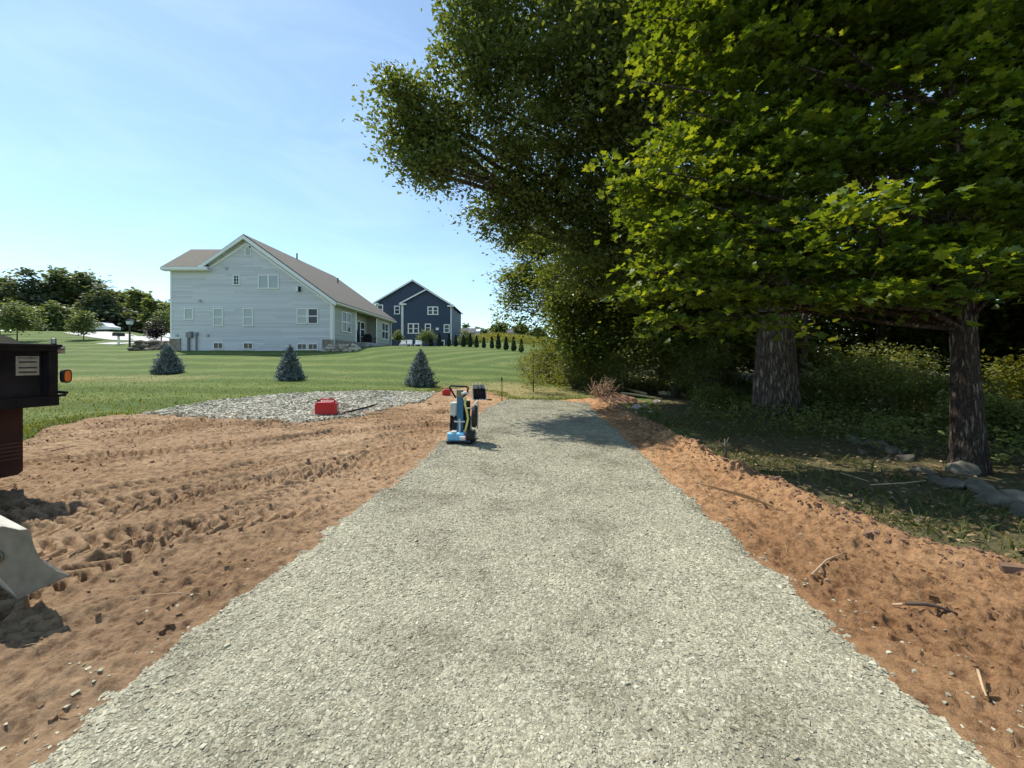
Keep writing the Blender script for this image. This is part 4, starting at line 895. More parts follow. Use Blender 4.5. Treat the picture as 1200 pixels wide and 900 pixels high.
# A: the big oak leaning out over the road
oakA = [B(492, 140, 13.5, 1.5), B(470, 118, 13.2, 1.0), B(520, 190, 14, 1.4), B(560, 110, 13.5, 1.9), B(590, 45, 13, 2.1), B(560, 10, 13, 1.3), B(600, 200, 14.5, 1.8), B(590, 255, 15, 1.3), B(640, 130, 14, 2.4),
        B(660, 40, 13, 2.4), B(650, 230, 15, 2.2), B(710, 100, 14, 2.6), B(720, 210, 15, 2.6), B(760, 20, 14, 2.6), B(800, 140, 15, 2.8), B(620, -70, 13, 2.4), B(700, -90, 13.5, 3), B(800, -100, 14, 3), B(690, 300, 16, 2.4), B(780, 300, 16, 2.6), B(560, -50, 13, 1.5), B(850, 0, 16, 3)]
oakA += [(-3.6, 13.4, 8.9, 1.0), (-3.0, 13.6, 9.5, 1.2), (-2.6, 12.5, 7.9, .9), (-3.3, 12.8, 8.0, .8)]
oakA = [((x * .87, y * .87, CH + (z - CH) * .87, r * .87)) for x, y, z, r in oakA]
tree('oak_tree', (7.2, 17.2), .42, (5.6, 14.6, 13.5), oakA, 'oval', .13, 80, 'tall oak with a limb reaching far out to the left over the gravel road', mat=M_OAK, cl=.46, ncl=2400, up=.6, keep=light_keep)
# B: woodland edge behind it
woodB = [B(608, 330, 22, 1.5), B(600, 362, 23, 1.2), B(640, 300, 21, 2.2), B(645, 360, 21, 2.2), B(690, 340, 20, 2.6), B(690, 395, 19, 2.0), B(740, 380, 19, 2.6), B(745, 300, 20, 2.8), B(800, 350, 20, 3.0), B(620, 280, 22, 1.4)]
tree('ash_tree', (5.2, 20.), .28, (5.0, 20, 9.), woodB, 'oval', .19, 60, 'dense tree at the far end of the gravel road behind the tall oak', mat=M_WOOD, cl=.7, ncl=850, hmin=1.6, keep=light_keep)
woodB2 = [B(652, 380, 17.5, 1.3), B(680, 400, 17, 1.4), B(665, 340, 17.5, 1.6), B(712, 400, 16.5, 1.5), B(720, 350, 17, 2.0), B(700, 300, 17.5, 1.8), B(760, 410, 15, 1.6), B(770, 350, 15.5, 1.8)]
tree('beech_tree', (4.8, 17.2), .2, (4.8, 17, 6.5), woodB2, 'oval', .16, 56, 'leafy tree whose low boughs hang above the weeds beside the road end', mat=M_WOOD, cl=.6, ncl=700, hmin=1.3, keep=light_keep)
# C: big oak with the thick grey trunk
oakC = [(5.2, 9.2, 6.2, 1.7), (6.5, 8.5, 7.5, 2.0), (7.6, 9.5, 7, 1.7), (7, 11.5, 7.5, 2.0), (4.6, 10.5, 8.0, 2.0), (6, 8, 10, 2.6), (8.4, 8.5, 9.5, 1.9), (9.5, 11, 6.5, 2.2), (3.5, 9.5, 10, 2.4), (6.5, 12, 11, 3), (4.9, 11.5, 5.2, 1.5), (7.5, 9, 12.5, 3.0), (6.4, 10.8, 4.9, 1.2), (8.5, 11, 4.6, 1.3)]
tree('oak_tree', (6.85, 9.9), .47, (7.2, 10.1, 12.5), oakC, 'oval', .16, 52, 'old oak with the thick pale grey furrowed trunk', mat=M_OAK, cl=.62, ncl=1350, keep=big_keep, flare=1.35, up=.6)
# D: maple with slimmer trunk and long low boughs of big leaves
mapD = [B(790, 60, 6.3, .9), B(760, 20, 6.4, .7), B(745, 95, 6.2, .5), B(800, 130, 6.1, .8), B(765, 200, 6.0, .7), B(738, 215, 6.0, .4), B(820, 210, 6.0, .9), B(770, 265, 5.9, .7), B(830, 290, 5.7, .8), B(765, 320, 5.8, .45), B(800, 345, 5.7, .55),
        B(870, 60, 6.0, 1.0), B(880, 160, 5.8, 1.0), B(890, 250, 5.6, .9), B(870, 330, 5.3, .6), B(930, 340, 5.0, .55), B(950, 60, 5.8, 1.0), B(960, 160, 5.5, .9), B(940, 260, 5.2, .8), B(990, 240, 4.3, .45), B(985, 305, 4.8, .55), B(1035, 30, 5.6, .7),
        B(1020, 330, 4.4, .40), B(1050, 290, 4.6, .5), B(1140, 230, 4.6, .55), B(1150, 310, 4.0, .42), B(1180, 190, 4.3, .5), B(1120, 30, 5.4, .55), B(1190, 90, 5.4, .9), B(1085, 325, 4.8, .4), B(1200, 300, 4.6, .5),  B(1130, 120, 4.6, .6), B(1150, 200, 4.5, .5), B(1110, 280, 4.6, .42), B(1125, 40, 4.8, .7), B(1090, 180, 4.7, .5), B(850, 370, 5.6, .3), B(800, 385, 5.6, .32),  B(735, 350, 6, .3),  
        B(830, -60, 6.3, 1.2), B(930, -60, 6, 1.2), B(1030, -80, 5.8, 1.2), B(1130, -80, 5.6, 1.2), B(1230, 0, 5.4, 1.1), B(1240, 180, 5.2, 1.0), (6.0, 6.9, 6.9, 1.3), (8.3, 4.6, 6, 1.4), (5.8, 5.0, 8, 1.8), (8, 7, 5, 1.6), (4.2, 6.2, 8.2, 1.5), (6.8, 6.0, 3.8, .9)]
tree('maple_tree', (6.2, 5.15), .172, (6.0, 5.3, 6.8), mapD, 'maple', .108, 46, 'maple with slim dark trunk and long low boughs of broad bright leaves', mat=M_MAPLE, bark=M_BARK2, cl=.34, ncl=1500, tiers=.42, keep=shade_keep, up=.9, flatc=.25, flare=1.3, hmin=1.2)
# woodland behind on the right
specs = [((9.6, 12.6), .16, 5, [(9.6, 12.6, 2.6, 1.5), (10.6, 13.4, 3.4, 1.6), (8.6, 13.2, 3.0, 1.4), (9.8, 12.8, 4.6, 1.6)], 'low branched young tree filling the gap right of the thick trunk'),
         ((12.6, 10.8), .16, 5, [(12.6, 10.8, 2.8, 1.5), (13.6, 11.6, 3.6, 1.7), (11.8, 11.6, 3.2, 1.4), (12.8, 10.6, 4.8, 1.7)], 'low branched young tree filling the gap left of the slim trunk'),
         ((21.5, 10), .2, 6, [(21.5, 10, 3.2, 2.2), (23, 8.6, 4, 2.4), (21, 12, 4, 2.2), (24, 11, 4.5, 2.4)], 'low young tree behind the sunny clearing at right'),
         ((21, 16), .25, 8, [(21, 16, 3.6, 3), (23, 13, 4.5, 3.4), (19, 18, 4, 3), (25, 11, 5, 3.5)], 'broad tree closing the view beyond the clearing'),
         ((14, 28), .3, 12, [(14, 28, 4, 4), (10, 29, 5, 4), (18, 27, 5, 4), (22, 24, 5, 4.5), (6.5, 30, 4, 3)], 'wide tree closing the wood at its far side'),
         ((28, 20), .3, 12, [(28, 20, 4, 5), (33, 14, 5, 5), (30, 9, 5, 4.5), (24, 25, 5, 5)], 'broad tree on the far right edge of the wood'),
         ((17, 3.5), .2, 8, [(17, 3.5, 4, 2.6), (19, 5, 6, 3), (16, 2, 6, 2.6)], 'woodland tree just outside the right edge'),((10.5, 14.5), .25, 9, [(10, 14, 6, 2.6), (12, 15, 8, 2.8), (9, 15.5, 9, 2.6), (10.5, 13.5, 3.6, 1.8), (12.5, 13, 5, 2.2)], 'tree with a dark slender trunk deep in the wood behind the two big trunks'),
         ((8.2, 17.5), .24, 9, [(8, 17, 5, 2.4), (9, 18, 8, 2.8), (7, 18, 9, 2.4), (9.5, 16.5, 3.2, 1.8)], 'woodland tree standing behind the thick grey trunk'),
         ((18.6, 12.2), .25, 9, [(14, 11, 6, 2.6), (15.5, 9.5, 5.5, 2.4)], 'woodland tree seen between the two big trunks'),
         ((16.5, 17), .3, 12, [(16, 17, 5, 3.4), (19, 16, 7, 3.4), (13, 19, 8, 3.6), (17, 14, 6, 3)], 'tall tree deepest in the wood right of centre'),
         ((12.5, 23), .3, 12, [(12, 23, 5, 4), (13, 24, 10, 4), (9, 24, 8, 3.6), (16, 23, 7, 4)], 'tall tree far back in the wood beyond the brush'),
         ((20, 11), .3, 10, [(20, 11, 6, 3.4), (21, 9, 9, 4), (19, 7.5, 7, 3), (22, 13, 6, 4)], 'woodland tree at the right edge past the slim maple trunk'),
         ((14.5, 6.2), .22, 9, [(14.5, 6.2, 6.5, 2.6), (16, 5, 8, 3), (13, 5.2, 7.5, 2.2), (16.5, 7.5, 6, 2.4)], 'woodland tree beyond the slim maple on the far right')]
for (b_, r0, h, bl, lab) in specs:
    tree('woodland_tree', b_, r0, (b_[0] + .2, b_[1], h), bl, 'clump', .25, 34, lab, mat=M_WOOD, cl=.9, ncl=480, twigs=False, group='trees of the wood', hmin=.6, keep=shade_keep)

# --- shrubs of the wood edge
def shrub(x, y, w, h, label, mat=None, kind='oval', ls=.075, n=130, nper=24, name='shrub', up=.8, cat='shrub', group='shrubs under the trees'):
    z = Zf(x, y); bl = []
    for k in range(7): a = random.uniform(0, 6.3); q = random.uniform(.1, .55); bl.append((x + math.cos(a) * w * q, y + math.sin(a) * w * q, z + h * random.uniform(.3, .8), min(w, h) * random.uniform(.28, .5)))
    root = empty(name, (x, y, z), label, cat, group)
    rng = np.random.default_rng(int(x * 100 + y * 1000) % 9999); Bq = np.array(bl); pk = rng.integers(0, 7, n); d = rng.normal(size=(n, 3)); d /= np.linalg.norm(d, axis=1)[:, None]
    C = Bq[pk, :3] + d * Bq[pk, 3][:, None] * (rng.random(n)[:, None] ** .35); C[:, 2] = np.maximum(C[:, 2], z + .06)
    st = MB()
    for c in C[::5]: st.tube([q - Vector((x, y, z)) for q in wobble_line((x + random.uniform(-.15, .15), y + random.uniform(-.15, .15), z - .05), c, 4, .06, .03)], [.012, .01, .008, .006, .004], 4, cap=False)
    st.build('stem', M_TWIG, root)
    P = (C[:, None] + rng.normal(size=(n, nper, 3)) * np.array([.13, .13, .08]) * (w ** .4)).reshape(-1, 3)
    V, Fc = leaves(P - np.array((x, y, z)), kind, ls, up, rng=rng); link('foliage', fastmesh('foliage', V, Fc), mat or M_BRUSH, root); return root
SH = [(6.3, 14.8, 1.5, 2.0, 'grey green shrub directly left of the thick trunk', .07), (7.0, 13.6, 1.6, 2.6, 'tall shrub rising behind the left side of the thick trunk', .075),
      (4.9, 16.4, 1.7, 2.0, 'shrub behind the split logs by the road end', .07), (3.9, 16.8, 1.3, 1.6, 'shrub right of the dead root ball', .075), (6.1, 11.6, .8, .6, 'low bush between the logs and the thick trunk', .06),
      (8.0, 9.9, 1.0, 1.15, 'bush hugging the right foot of the thick trunk', .07), (8.9, 9.4, 1.3, 1.55, 'broad dark shrub in the shade between the two big trunks', .08), (10.2, 10.2, 1.6, 2.0, 'tall dark shrub right behind the broad one between the trunks', .085),
      (9.9, 8.4, 1.1, 1.15, 'shrub just left of the slim maple trunk', .075), (8.7, 6.9, .8, .8, 'small bush behind the slim maple trunk', .07), (11.6, 6.6, 1.2, .9, 'wide shrub right of the slim maple trunk', .085),
      (9.0, 5.0, 1.0, .75, 'low shrub at the right edge behind the stones', .07), (12.5, 9.0, 1.5, 1.5, 'sunlit shrub in the clearing beyond the slim maple', .09), (6.9, 13.6, 1.5, 2.4, 'tall shrub hidden behind the thick trunk', .08), (11, 12.5, 1.6, 1.9, 'shrub deep between the two trunks', .085), (14.5, 8.4, 1.5, 1.2, 'pale green shrub farthest right in the clearing', .09),
      (2.9, 17.2, 1.7, 1.8, 'rounded bush of weeds at the end of the road', .08), (2.1, 19.5, 1.6, 1.7, 'yellow green bush beyond the road end', .08), (4.5, 15.8, 1.6, 2.4, 'dark tall bush under the ash boughs', .085), (1.9, 24., 1.8, 1.8, 'bright yellow green bush farthest along the wood edge', .1)]
M_YEL = leafmat('goldenrod_leaf', (.11, .14, .02), (.17, .19, .03), (.26, .25, .04), trans=.4)
for i, (x, y, w_, h, lab, ls) in enumerate(SH): shrub(x, y, w_, h, lab, ls=ls, n=190, mat=M_YEL if ('yellow' in lab or 'sunlit' in lab or 'pale green' in lab) else M_BRUSH)
for (x, y, lab) in [(9.5, 21, 'wide bush closing the gap just right of the thick trunk far back'), (12.5, 20.5, 'wide bush far back between the two trunks'), (15.5, 20, 'second wide bush far back between the two trunks'), (18.5, 18.5, 'wide bush far back left of the slim trunk'), (22, 17, 'wide bush far back behind the slim trunk'), (25, 15, 'wide bush far back at the right of the clearing'), (27, 11.5, 'wide bush far back at the right picture edge')]:
    shrub(x, y, 4.4, 3.4, lab, ls=.24, n=230, nper=22, mat=M_WOOD, group='bushes closing the far side of the wood')
# weeds and goldenrod masses
def weeds(name, label, test, x0, x1, y0, y1, dens, h, mat, kind='oval', ls=.07, lv=9):
    a, b_ = scatter(test, x0, x1, y0, y1, dens); n = len(a); z = Z(a, b_); hh = h * RNG.uniform(.4, 1.2, n)
    P = np.stack([np.repeat(a, lv) + RNG.normal(0, .06, n * lv), np.repeat(b_, lv) + RNG.normal(0, .06, n * lv), np.repeat(z, lv) + np.repeat(hh, lv) * RNG.random(n * lv) ** .7], -1)
    V, Fc = leaves(P, kind, ls, .6); return tag(link(name, fastmesh(name, V, Fc), mat), label, 'weeds', kind='stuff')
wood = lambda x, y: (x > 1.6 + np.maximum(0, 12.5 - y) * .52 + fbm(x * .7, y * .7, 200, 2) * .8)
weeds('undergrowth', 'tangled green undergrowth covering the wood floor behind the trunks', lambda x, y: wood(x, y) & (x > 4.3 + np.maximum(0, 10 - y) * .45) & ~((y > 10) & (y < 15.6) & (x < 6.4)), 2, 17, 3.4, 20, 34, .5, M_BRUSH)
weeds('goldenrod', 'tall yellow green goldenrod and weeds beyond the end of the road', lambda x, y: (x > .6 + (y - 16) * .02 + fbm(y * .5, x * .5, 9, 2)) & (y > 16 + fbm(x, y, 10, 2)), .4, 7, 15.5, 34, 16, .85, M_YEL, ls=.09)
weeds('meadow', 'pale yellow green meadow on the hill behind the cone evergreens', lambda x, y: fbm(x * .2, y * .2, 19, 2) > -.8, -8, 12, 62, 92, 5, 1.0, M_YEL, ls=.3, lv=5)
weeds('clearing_weeds', 'bright sunlit weeds in the clearing behind the slim maple trunk', lambda x, y: fbm(x * .5, y * .5, 29, 2) > -.5, 12, 24, 8, 18, 14, .7, M_YEL, ls=.12)

# --- spruces on the lawn
def spruce(px, pyb, hpx, label, wf=.38):
    x, y, z = hit(px, pyb); h = hpx * y / F; r = h * wf
    root = empty('blue_spruce', (x, y, z), label, 'spruce', 'young blue spruces on the lawn')
    m = MB(); m.tube([(0, 0, -.1), (0, 0, h * .95)], [.05, .01], 8); m.build('trunk', M_BARK, root)
    rng = np.random.default_rng(int(px)); P = []; D_ = []; bm = MB()
    nl = 22
    for i in range(nl):
        t = i / nl; zz = h * (.04 + .92 * t); rr = r * (1 - t) ** .85 * (1 + .12 * math.sin(i * 2.1)); nb = max(4, int(15 * (1 - t) + 4))
        for k in range(nb):
            a = k / nb * 6.283 + i * 1.7 + rng.normal() * .12; L_ = rr * rng.uniform(.66, 1.18); e = (math.cos(a) * L_, math.sin(a) * L_, zz + L_ * (.05 + .35 * t))
            bm.tube([(0, 0, zz), e], [.008, .003], 3, cap=False)
            q = int(24 + 50 * L_ / r)
            s = rng.random(q) ** .7; side = rng.normal(size=(q, 3)) * .045 * h / 1.6
            P.append(np.stack([e[0] * s, e[1] * s, zz + (e[2] - zz) * s], -1) + side); D_.append(np.tile(np.array([math.cos(a), math.sin(a), .35]), (q, 1)) + rng.normal(size=(q, 3)) * .5)
    q = 60; s = rng.random(q); P.append(np.stack([rng.normal(0, .015, q), rng.normal(0, .015, q), h * (.88 + .14 * s)], -1)); D_.append(np.tile(np.array([0, 0, 1.]), (q, 1)) + rng.normal(size=(q, 3)) * .5)
    bm.build('branches', M_TWIG, root); P = np.concatenate(P); D_ = np.concatenate(D_); V, Fc = leaves(P, 'oval', .085 * h / 1.6, .1, out=D_ * 1.6, rng=rng, droop=-.1)
    link('crown', fastmesh('crown', V, Fc), M_SPRUCE, root)
spruce(197, 438, 34, 'young blue spruce left, in front of the corner of the grey house', .43); spruce(340, 446, 40, 'young blue spruce centred below the grey gable', .36); spruce(493, 453, 42, 'young blue spruce nearest the red fuel cans and road')

# --- row of arborvitae
arbs = [(505, 408), (515, 408), (526, 409), (534, 409), (543, 410), (551, 411), (558.5, 411), (567, 411.5), (576.5, 411.8), (584, 412), (593, 412.5), (602, 413), (611, 413)]
names = ['first', 'second', 'third', 'fourth', 'fifth', 'sixth', 'seventh', 'eighth', 'ninth', 'tenth', 'eleventh', 'twelfth', 'last']
m = MB(); proto = None
for i, (px, py) in enumerate(arbs):
    D = 52 - i * .85; x = (px - 600) * D / F; z = Zf(x, D)
    if proto is None:
        rng = np.random.default_rng(5); n = 1500; t = rng.random(n) ** 1.2; a = rng.uniform(0, 6.28, n); r = .34 * np.minimum(1, (1 - t) ** .65 * 1.05) * np.minimum(1, .55 + t * 4) * rng.uniform(.7, 1.05, n)
        P = np.stack([np.cos(a) * r, np.sin(a) * r, .08 + t * 1.62], -1); V, Fc = leaves(P, 'oval', .12, -.2, out=np.stack([np.cos(a) * .3, np.sin(a) * .3, np.ones(n) * 1.3], -1), rng=rng, droop=-.5)
        am = fastmesh('crown', V, Fc); am.materials.append(M_ARB); s = MB(); s.tube([(0, 0, -.1), (0, 0, .9)], .04, 6); proto = s
        o = empty('arborvitae', (x, D, z), names[i] + ' cone evergreen from the left in the row along the far lawn', 'evergreen', 'row of cone shaped evergreens'); tro = s.build('trunk', M_BARK, o); cr = link('crown', am, None, o); first = (o, tro, cr)
    else:
        o = first[0].copy(); COL.objects.link(o); o.location = (x, D, z); o['label'] = names[i] + ' cone evergreen from the left in the row along the far lawn'
        for ch in first[1:]: c = ch.copy(); COL.objects.link(c); c.parent = o
    sc = random.uniform(.78, .98); o.scale = (sc, sc, sc * random.uniform(.92, 1.12)); o.rotation_euler.z = random.uniform(0, 6)

# --- young broadleaf trees
def young(px, py, D, hpx, wpx, label, mat=M_FARL2, kind='oval', ls=.16, ncl=90, nper=26, name='young_tree', tf=.3, group=None, z=None):
    x = (px - 600) * D / F; z = Zf(x, D); top = CH + (HZ - (py - hpx)) * D / F; h = top - z; w_ = wpx * D / F / 2
    bl = [(x, D, z + h * .62, w_ * .75), (x - w_ * .4, D, z + h * .5, w_ * .55), (x + w_ * .4, D + .2, z + h * .52, w_ * .55), (x, D, z + h * .85, w_ * .5), (x + w_ * .2, D - w_ * .3, z + h * .45, w_ * .5)]
    return tree(name, (x, D), max(.03, h * .016), (x, D, z + h * .8), bl, kind, ls, nper, label, mat=mat, cl=w_ * .35, ncl=ncl, hmin=h * tf, group=group, flare=1.2)
young(625, 462, 15.2, 55, 62, 'small sapling with sparse leaves on the dry grass beyond the road', M_BRUSH, ls=.07, ncl=75, nper=13, name='sapling', tf=.28)
young(466, 407, 50, 22, 12, 'young tree against the left part of the navy house', ls=.22, ncl=60, nper=14)
young(500, 408, 52, 23, 22, 'rounded yellow green young tree in front of the navy house door', ls=.22, ncl=80, nper=16)
young(545, 410, 50, 24, 20, 'young tree right of the navy house corner', ls=.22, ncl=80, nper=14)
young(20, 398, 44, 43, 44, 'round street tree standing left behind the truck', M_FARL2, ls=.3, ncl=110, nper=26)
young(98, 399, 46, 32, 30, 'small round street tree on the lawn crest', M_FARL2, ls=.28, ncl=90, nper=22)
young(0, 398, 52, 34, 26, 'tree cut by the left edge of the picture', M_FARL2, ls=.3, ncl=80, nper=22)
young(183, 399, 37, 26, 22, 'small purple leaved tree beside the stacked stones', leafmat('purple_leaf', (.02, .010, .014), (.035, .018, .022), trans=.15, tcol=(1.2, .8, .8)), ls=.17, ncl=80, nper=22, tf=.2)
young(189, 397, 40, 38, 24, 'yellow green tree tight against the grey house corner', M_FARL2, ls=.2, ncl=110, nper=22, tf=.1)
# background wood on the left
def bgtree(px, pyt, D, wpx, label, mat, kind='clump', ls=.7, ncl=170, nper=26, pyb=392, conif=False):
    x = (px - 600) * D / F; top = CH + (HZ - pyt) * D / F; z = Zf(x, D); h = top - z; w_ = wpx * D / F / 2; bl = []
    rg = random.Random(int(px * 7 + D))
    if conif:
        for k in range(9): t = k / 8; bl += [(x + rg.uniform(-.5, .5) * w_ * (1 - t), D + rg.uniform(-.3, .3) * w_, z + h * (.12 + .86 * t), w_ * (.62 * (1 - t) + .10))]
    else:
        for k in range(9): a = rg.uniform(0, 6.3); q = rg.uniform(.2, .62); t = rg.uniform(.18, .85); bl.append((x + math.cos(a) * w_ * q, D + math.sin(a) * w_ * q * .7, z + h * t, w_ * rg.uniform(.26, .46)))
        bl += [(x, D, z + h * .88, w_ * .34), (x, D, z + h * .5, w_ * .6)]
    return tree('pine_tree' if conif else 'background_tree', (x, D), h * .018, (x, D, z + h * .8), bl, kind, ls, nper, label, mat=mat, cl=w_ * .26, ncl=ncl, group='trees of the distant wood', twigs=False, hmin=.4, flatc=.3 if conif else .55, up=1.2)
bgtree(-25, 318, 82, 80, 'broad tree cut by the left picture edge in the distant wood', M_FARL)
bgtree(8, 322, 84, 50, 'grey green tree left of the dark pine', M_FARL)
bgtree(38, 308, 80, 62, 'tall dark pine standing highest in the distant wood', M_PINE, conif=True, ncl=230)
bgtree(68, 312, 84, 56, 'dark broad tree immediately right of the tall pine', M_FARL, ncl=220)
bgtree(100, 318, 88, 60, 'rounded tree in the middle of the distant wood', M_FARL, ncl=220)
bgtree(118, 336, 76, 66, 'wide layered pine right of the middle of the distant wood', M_PINE, conif=True, ncl=220)
bgtree(140, 340, 90, 44, 'olive green tree behind the layered pine', M_FARL2)
bgtree(160, 340, 84, 44, 'pale green tree above the street lamp', M_FARL2, ncl=200)
bgtree(182, 350, 78, 36, 'loose tree next to the left wall of the grey house', M_FARL2, ncl=180)
bgtree(200, 352, 90, 40, 'tree half hidden by the left wall of the grey house', M_FARL)
bgtree(60, 355, 66, 46, 'bushy green tree behind the lawn crest', M_FARL2, ls=.5, ncl=190)
bgtree(35, 362, 70, 40, 'low bush behind the round street tree', M_FARL2, ls=.5); bgtree(82, 368, 70, 30, 'low bush between the two round street trees', M_FARL, ls=.5)
bgtree(125, 372, 74, 18, 'small dark evergreen beside the pale distant house', M_PINE, conif=True, ls=.45, ncl=110); bgtree(158, 376, 80, 22, 'low dark bush right of the pale distant house', M_FARL, ls=.5, ncl=110)
# trees on the far right horizon
for (px, pyt, D, w_, lab) in [(535, 386, 110, 14, 'tiny tree above the grey roof, left'), (545, 379, 112, 16, 'tiny pointed tree above the distant grey roof'), (560, 384, 105, 14, 'tiny tree right of the white gable'), (572, 388, 100, 20, 'low tree line clump left of the pale blue house'), (585, 378, 96, 22, 'small dark tree left of the pale blue house'), (612, 380, 98, 22, 'small tree right of the pale blue house'), (628, 384, 90, 24, 'small tree far beyond the road end')]:
    bgtree(px, pyt, D, w_, lab, M_FARL, ls=.55, ncl=90)
# ================================================================== THINGS ON SITE
M_RED = flat('red_plastic', (.50, .012, .018), .38, var=.08, spec=.5); M_REDD = flat('dull_red', (.30, .01, .015), .5)
M_DBLUE = flat('dark_blue_paint', (.025, .13, .23), .4, var=.2); M_LBLUE = flat('light_blue_paint', (.16, .44, .64), .4, var=.2)
M_RUB = flat('rubber', (.02, .02, .02), .8); M_STEEL = flat('worn_steel', (.32, .32, .31), .4, .6, var=.3, scale=20); M_GREYP = flat('light_grey_paint', (.55, .56, .55), .5, var=.15, scale=20)
M_YEH = flat('yellow_hose', (.62, .60, .18), .6); M_ORNG = flat('amber_lens', (.75, .16, .02), .25, var=.1); M_RUST = flat('rusty_orange', (.35, .12, .04), .8, var=.4)
M_TRUCK = flat('backlit_truck_tone', (.018, .014, .015), .8, spec=.15, var=.6, scale=5); M_FLAP = flat('mud_flap', (.055, .022, .018), .8, var=.4, scale=6)  # truck body near black: its backlit shade is put into the colour
M_BUCK = flat('grey_green_steel', (.20, .18, .135), .85, .0, var=.3, scale=9, bump=.15, bscale=40)
def bezel(px): return px
def fuel_can(px, py, s, rz, label, tilt=0):
    x, y, z = hit(px, py); z = Hpad(np.array([x]), np.array([y]))[0] if sdf(np.array([x]), np.array([y]), PAD)[0] < 0 else max(z, Hdirt(np.array([x]), np.array([y]))[0])
    r = empty('fuel_can', (x, y, float(z)), label, 'fuel can', 'red plastic fuel cans', rz); r.scale = (s,) * 3
    m = MB(); m.prism([(-.23, .0), (.23, .0), (.235, .05), (.23, .26), (.16, .31), (-.17, .31), (-.23, .27)], 'y', -.13, .13); m.build('body', M_RED, r, bevel=.025, smooth=False)
    m = MB(); m.tube([(-.15, 0, .30), (-.13, 0, .365), (.14, 0, .365), (.19, 0, .285)], .018, 8); m.build('handle', M_RED, r, smooth=True)
    m = MB(); m.tube([(-.17, 0, .30), (-.17, 0, .345)], .038, 12); m.build('cap', M_BLACK, r)
    m = MB(); m.tube([(-.18, 0, .35), (-.26, 0, .372), (-.30, .0, .35)], [.016, .013, .012], 8); m.build('spout', flat('green_spout', (.25, .30, .06), .5), r, smooth=True)
    m = MB(); m.box((.2315, -.035, .08), (.24, .035, .22)); m.build('sticker', flat('pale_sticker', (.7, .6, .55), .6), r)
    return r
fuel_can(383, 488, 1.0, math.radians(12), 'red fuel can in the open on the gravel pad with a green spout')
fuel_can(523, 464.5, .62, math.radians(25), 'smaller looking red fuel can at the far corner of the gravel pad')

def compactor():
    x, y, z = hit(541, 519.5); z = float(Hroad(np.array([x]), np.array([y]))[0]) + .005
    r = empty('plate_compactor', (x, y, z), 'blue upright plate compactor with black loop handle on the gravel edge', 'plate compactor', rz=math.radians(-4)); r.scale = (.98,) * 3
    m = MB(); m.prism([(-.30, .04), (-.22, 0), (.24, 0), (.34, .07), (.34, .085), (.22, .02), (-.22, .02), (-.29, .055)], 'x', -.22, .22); m.build('base_plate', M_RUB, r)
    m = MB(); m.box((-.20, -.24, .022), (.20, .2, .05)); m.prism([(-.26, .05), (-.16, .05), (-.15, .16), (-.20, .20), (-.26, .17)], 'x', -.205, .10); m.prism([(-.15, .05), (.16, .05), (.12, .15), (-.15, .15)], 'x', -.19, .15); m.build('exciter_housing', M_LBLUE, r, bevel=.012)
    m = MB(); m.tube([(-.10, -.2, .16), (-.10, -.2, .21)], .05, 12); m.tube([(.02, -.25, .10), (.12, -.25, .10)], .045, 12); m.build('grey_fitting', M_GREYP, r)
    m = MB(); m.box((-.17, -.06, .20), (.15, .18, .42)); m.box((-.12, -.04, .42), (.13, .16, .62)); m.tube([(.06, .04, .62), (.06, .04, .72)], .09, 14); m.box((-.20, -.07, .22), (-.175, .12, .50)); m.build('engine', M_RUB, r, bevel=.02)
    m = MB(); m.box((-.20, -.09, .46), (-.065, .10, .70)); m.build('water_tank', flat('tank_plastic', (.5, .52, .48), .5), r, bevel=.03)
    m = MB(); m.box((-.06, -.135, .18), (.055, -.095, .80)); m.build('handle_post', M_DBLUE, r, bevel=.006)
    m = MB(); m.box((-.065, -.14, .80), (.05, -.085, .93)); m.build('throttle_bracket', flat('olive_bracket', (.16, .18, .12), .6), r, bevel=.006)
    m = MB()
    m.tube([(-.08, -.12, .79), (-.12, -.14, .86), (-.185, -.16, .985), (-.16, -.16, 1.005), (.13, -.16, .99), (.15, -.16, .97), (.13, -.15, .87), (.05, -.12, .81)], .017, 8); m.build('handle', M_RUB, r, smooth=True)
    m = MB(); m.tube([(.03, -.15, .86), (.10, -.15, .885), (.16, -.15, .87)], .025, 8); m.build('lever', M_GREYP, r, smooth=True)
    m = MB(); m.tube([(.10, -.14, .80), (.09, -.16, .68), (.13, -.17, .55), (.15, -.17, .42), (.12, -.17, .30), (.10, -.19, .2)], .020, 8); m.build('yellow_hose', M_YEH, r, smooth=True)
    m = MB(); m.tube([(.19, -.1, .18), (.20, -.1, .45), (.24, -.08, .66), (.29, -.04, .72), (.29, .06, .66), (.27, .1, .2)], .014, 8); m.tube([(.08, -.1, .60), (.24, -.08, .60)], .012, 8); m.build('guard_tube', M_GREYP, r, smooth=True)
    m = MB(); m.tube([(.215, -.02, .45), (.265, -.02, .45)], .20, 20); m.build('wheel', M_RUB, r)['label'] = 'raised black transport wheel'
    m = MB(); m.tube([(.14, -.16, .13), (.27, -.16, .13)], .105, 18); w_ = m.build('wheel', M_RUB, r); m = MB(); m.tube([(.27, -.16, .13), (.278, -.16, .13)], .05, 14); m.tube([(.125, -.17, .13), (.138, -.17, .13)], .10, 18, 1); m.build('hub', [M_STEEL, M_RUST], w_)
    m = MB(); m.box((-.02, -.16, .14), (.01, -.14, .42)); m.box((-.1, -.165, .36), (.09, -.145, .385)); m.build('lift_bracket', M_GREYP, r)
    m = MB(); m.tube([(-.17, -.02, .40), (-.205, -.02, .30), (-.20, .02, .18)], .018, 8); m.build('exhaust', M_RUB, r, smooth=True)
compactor()
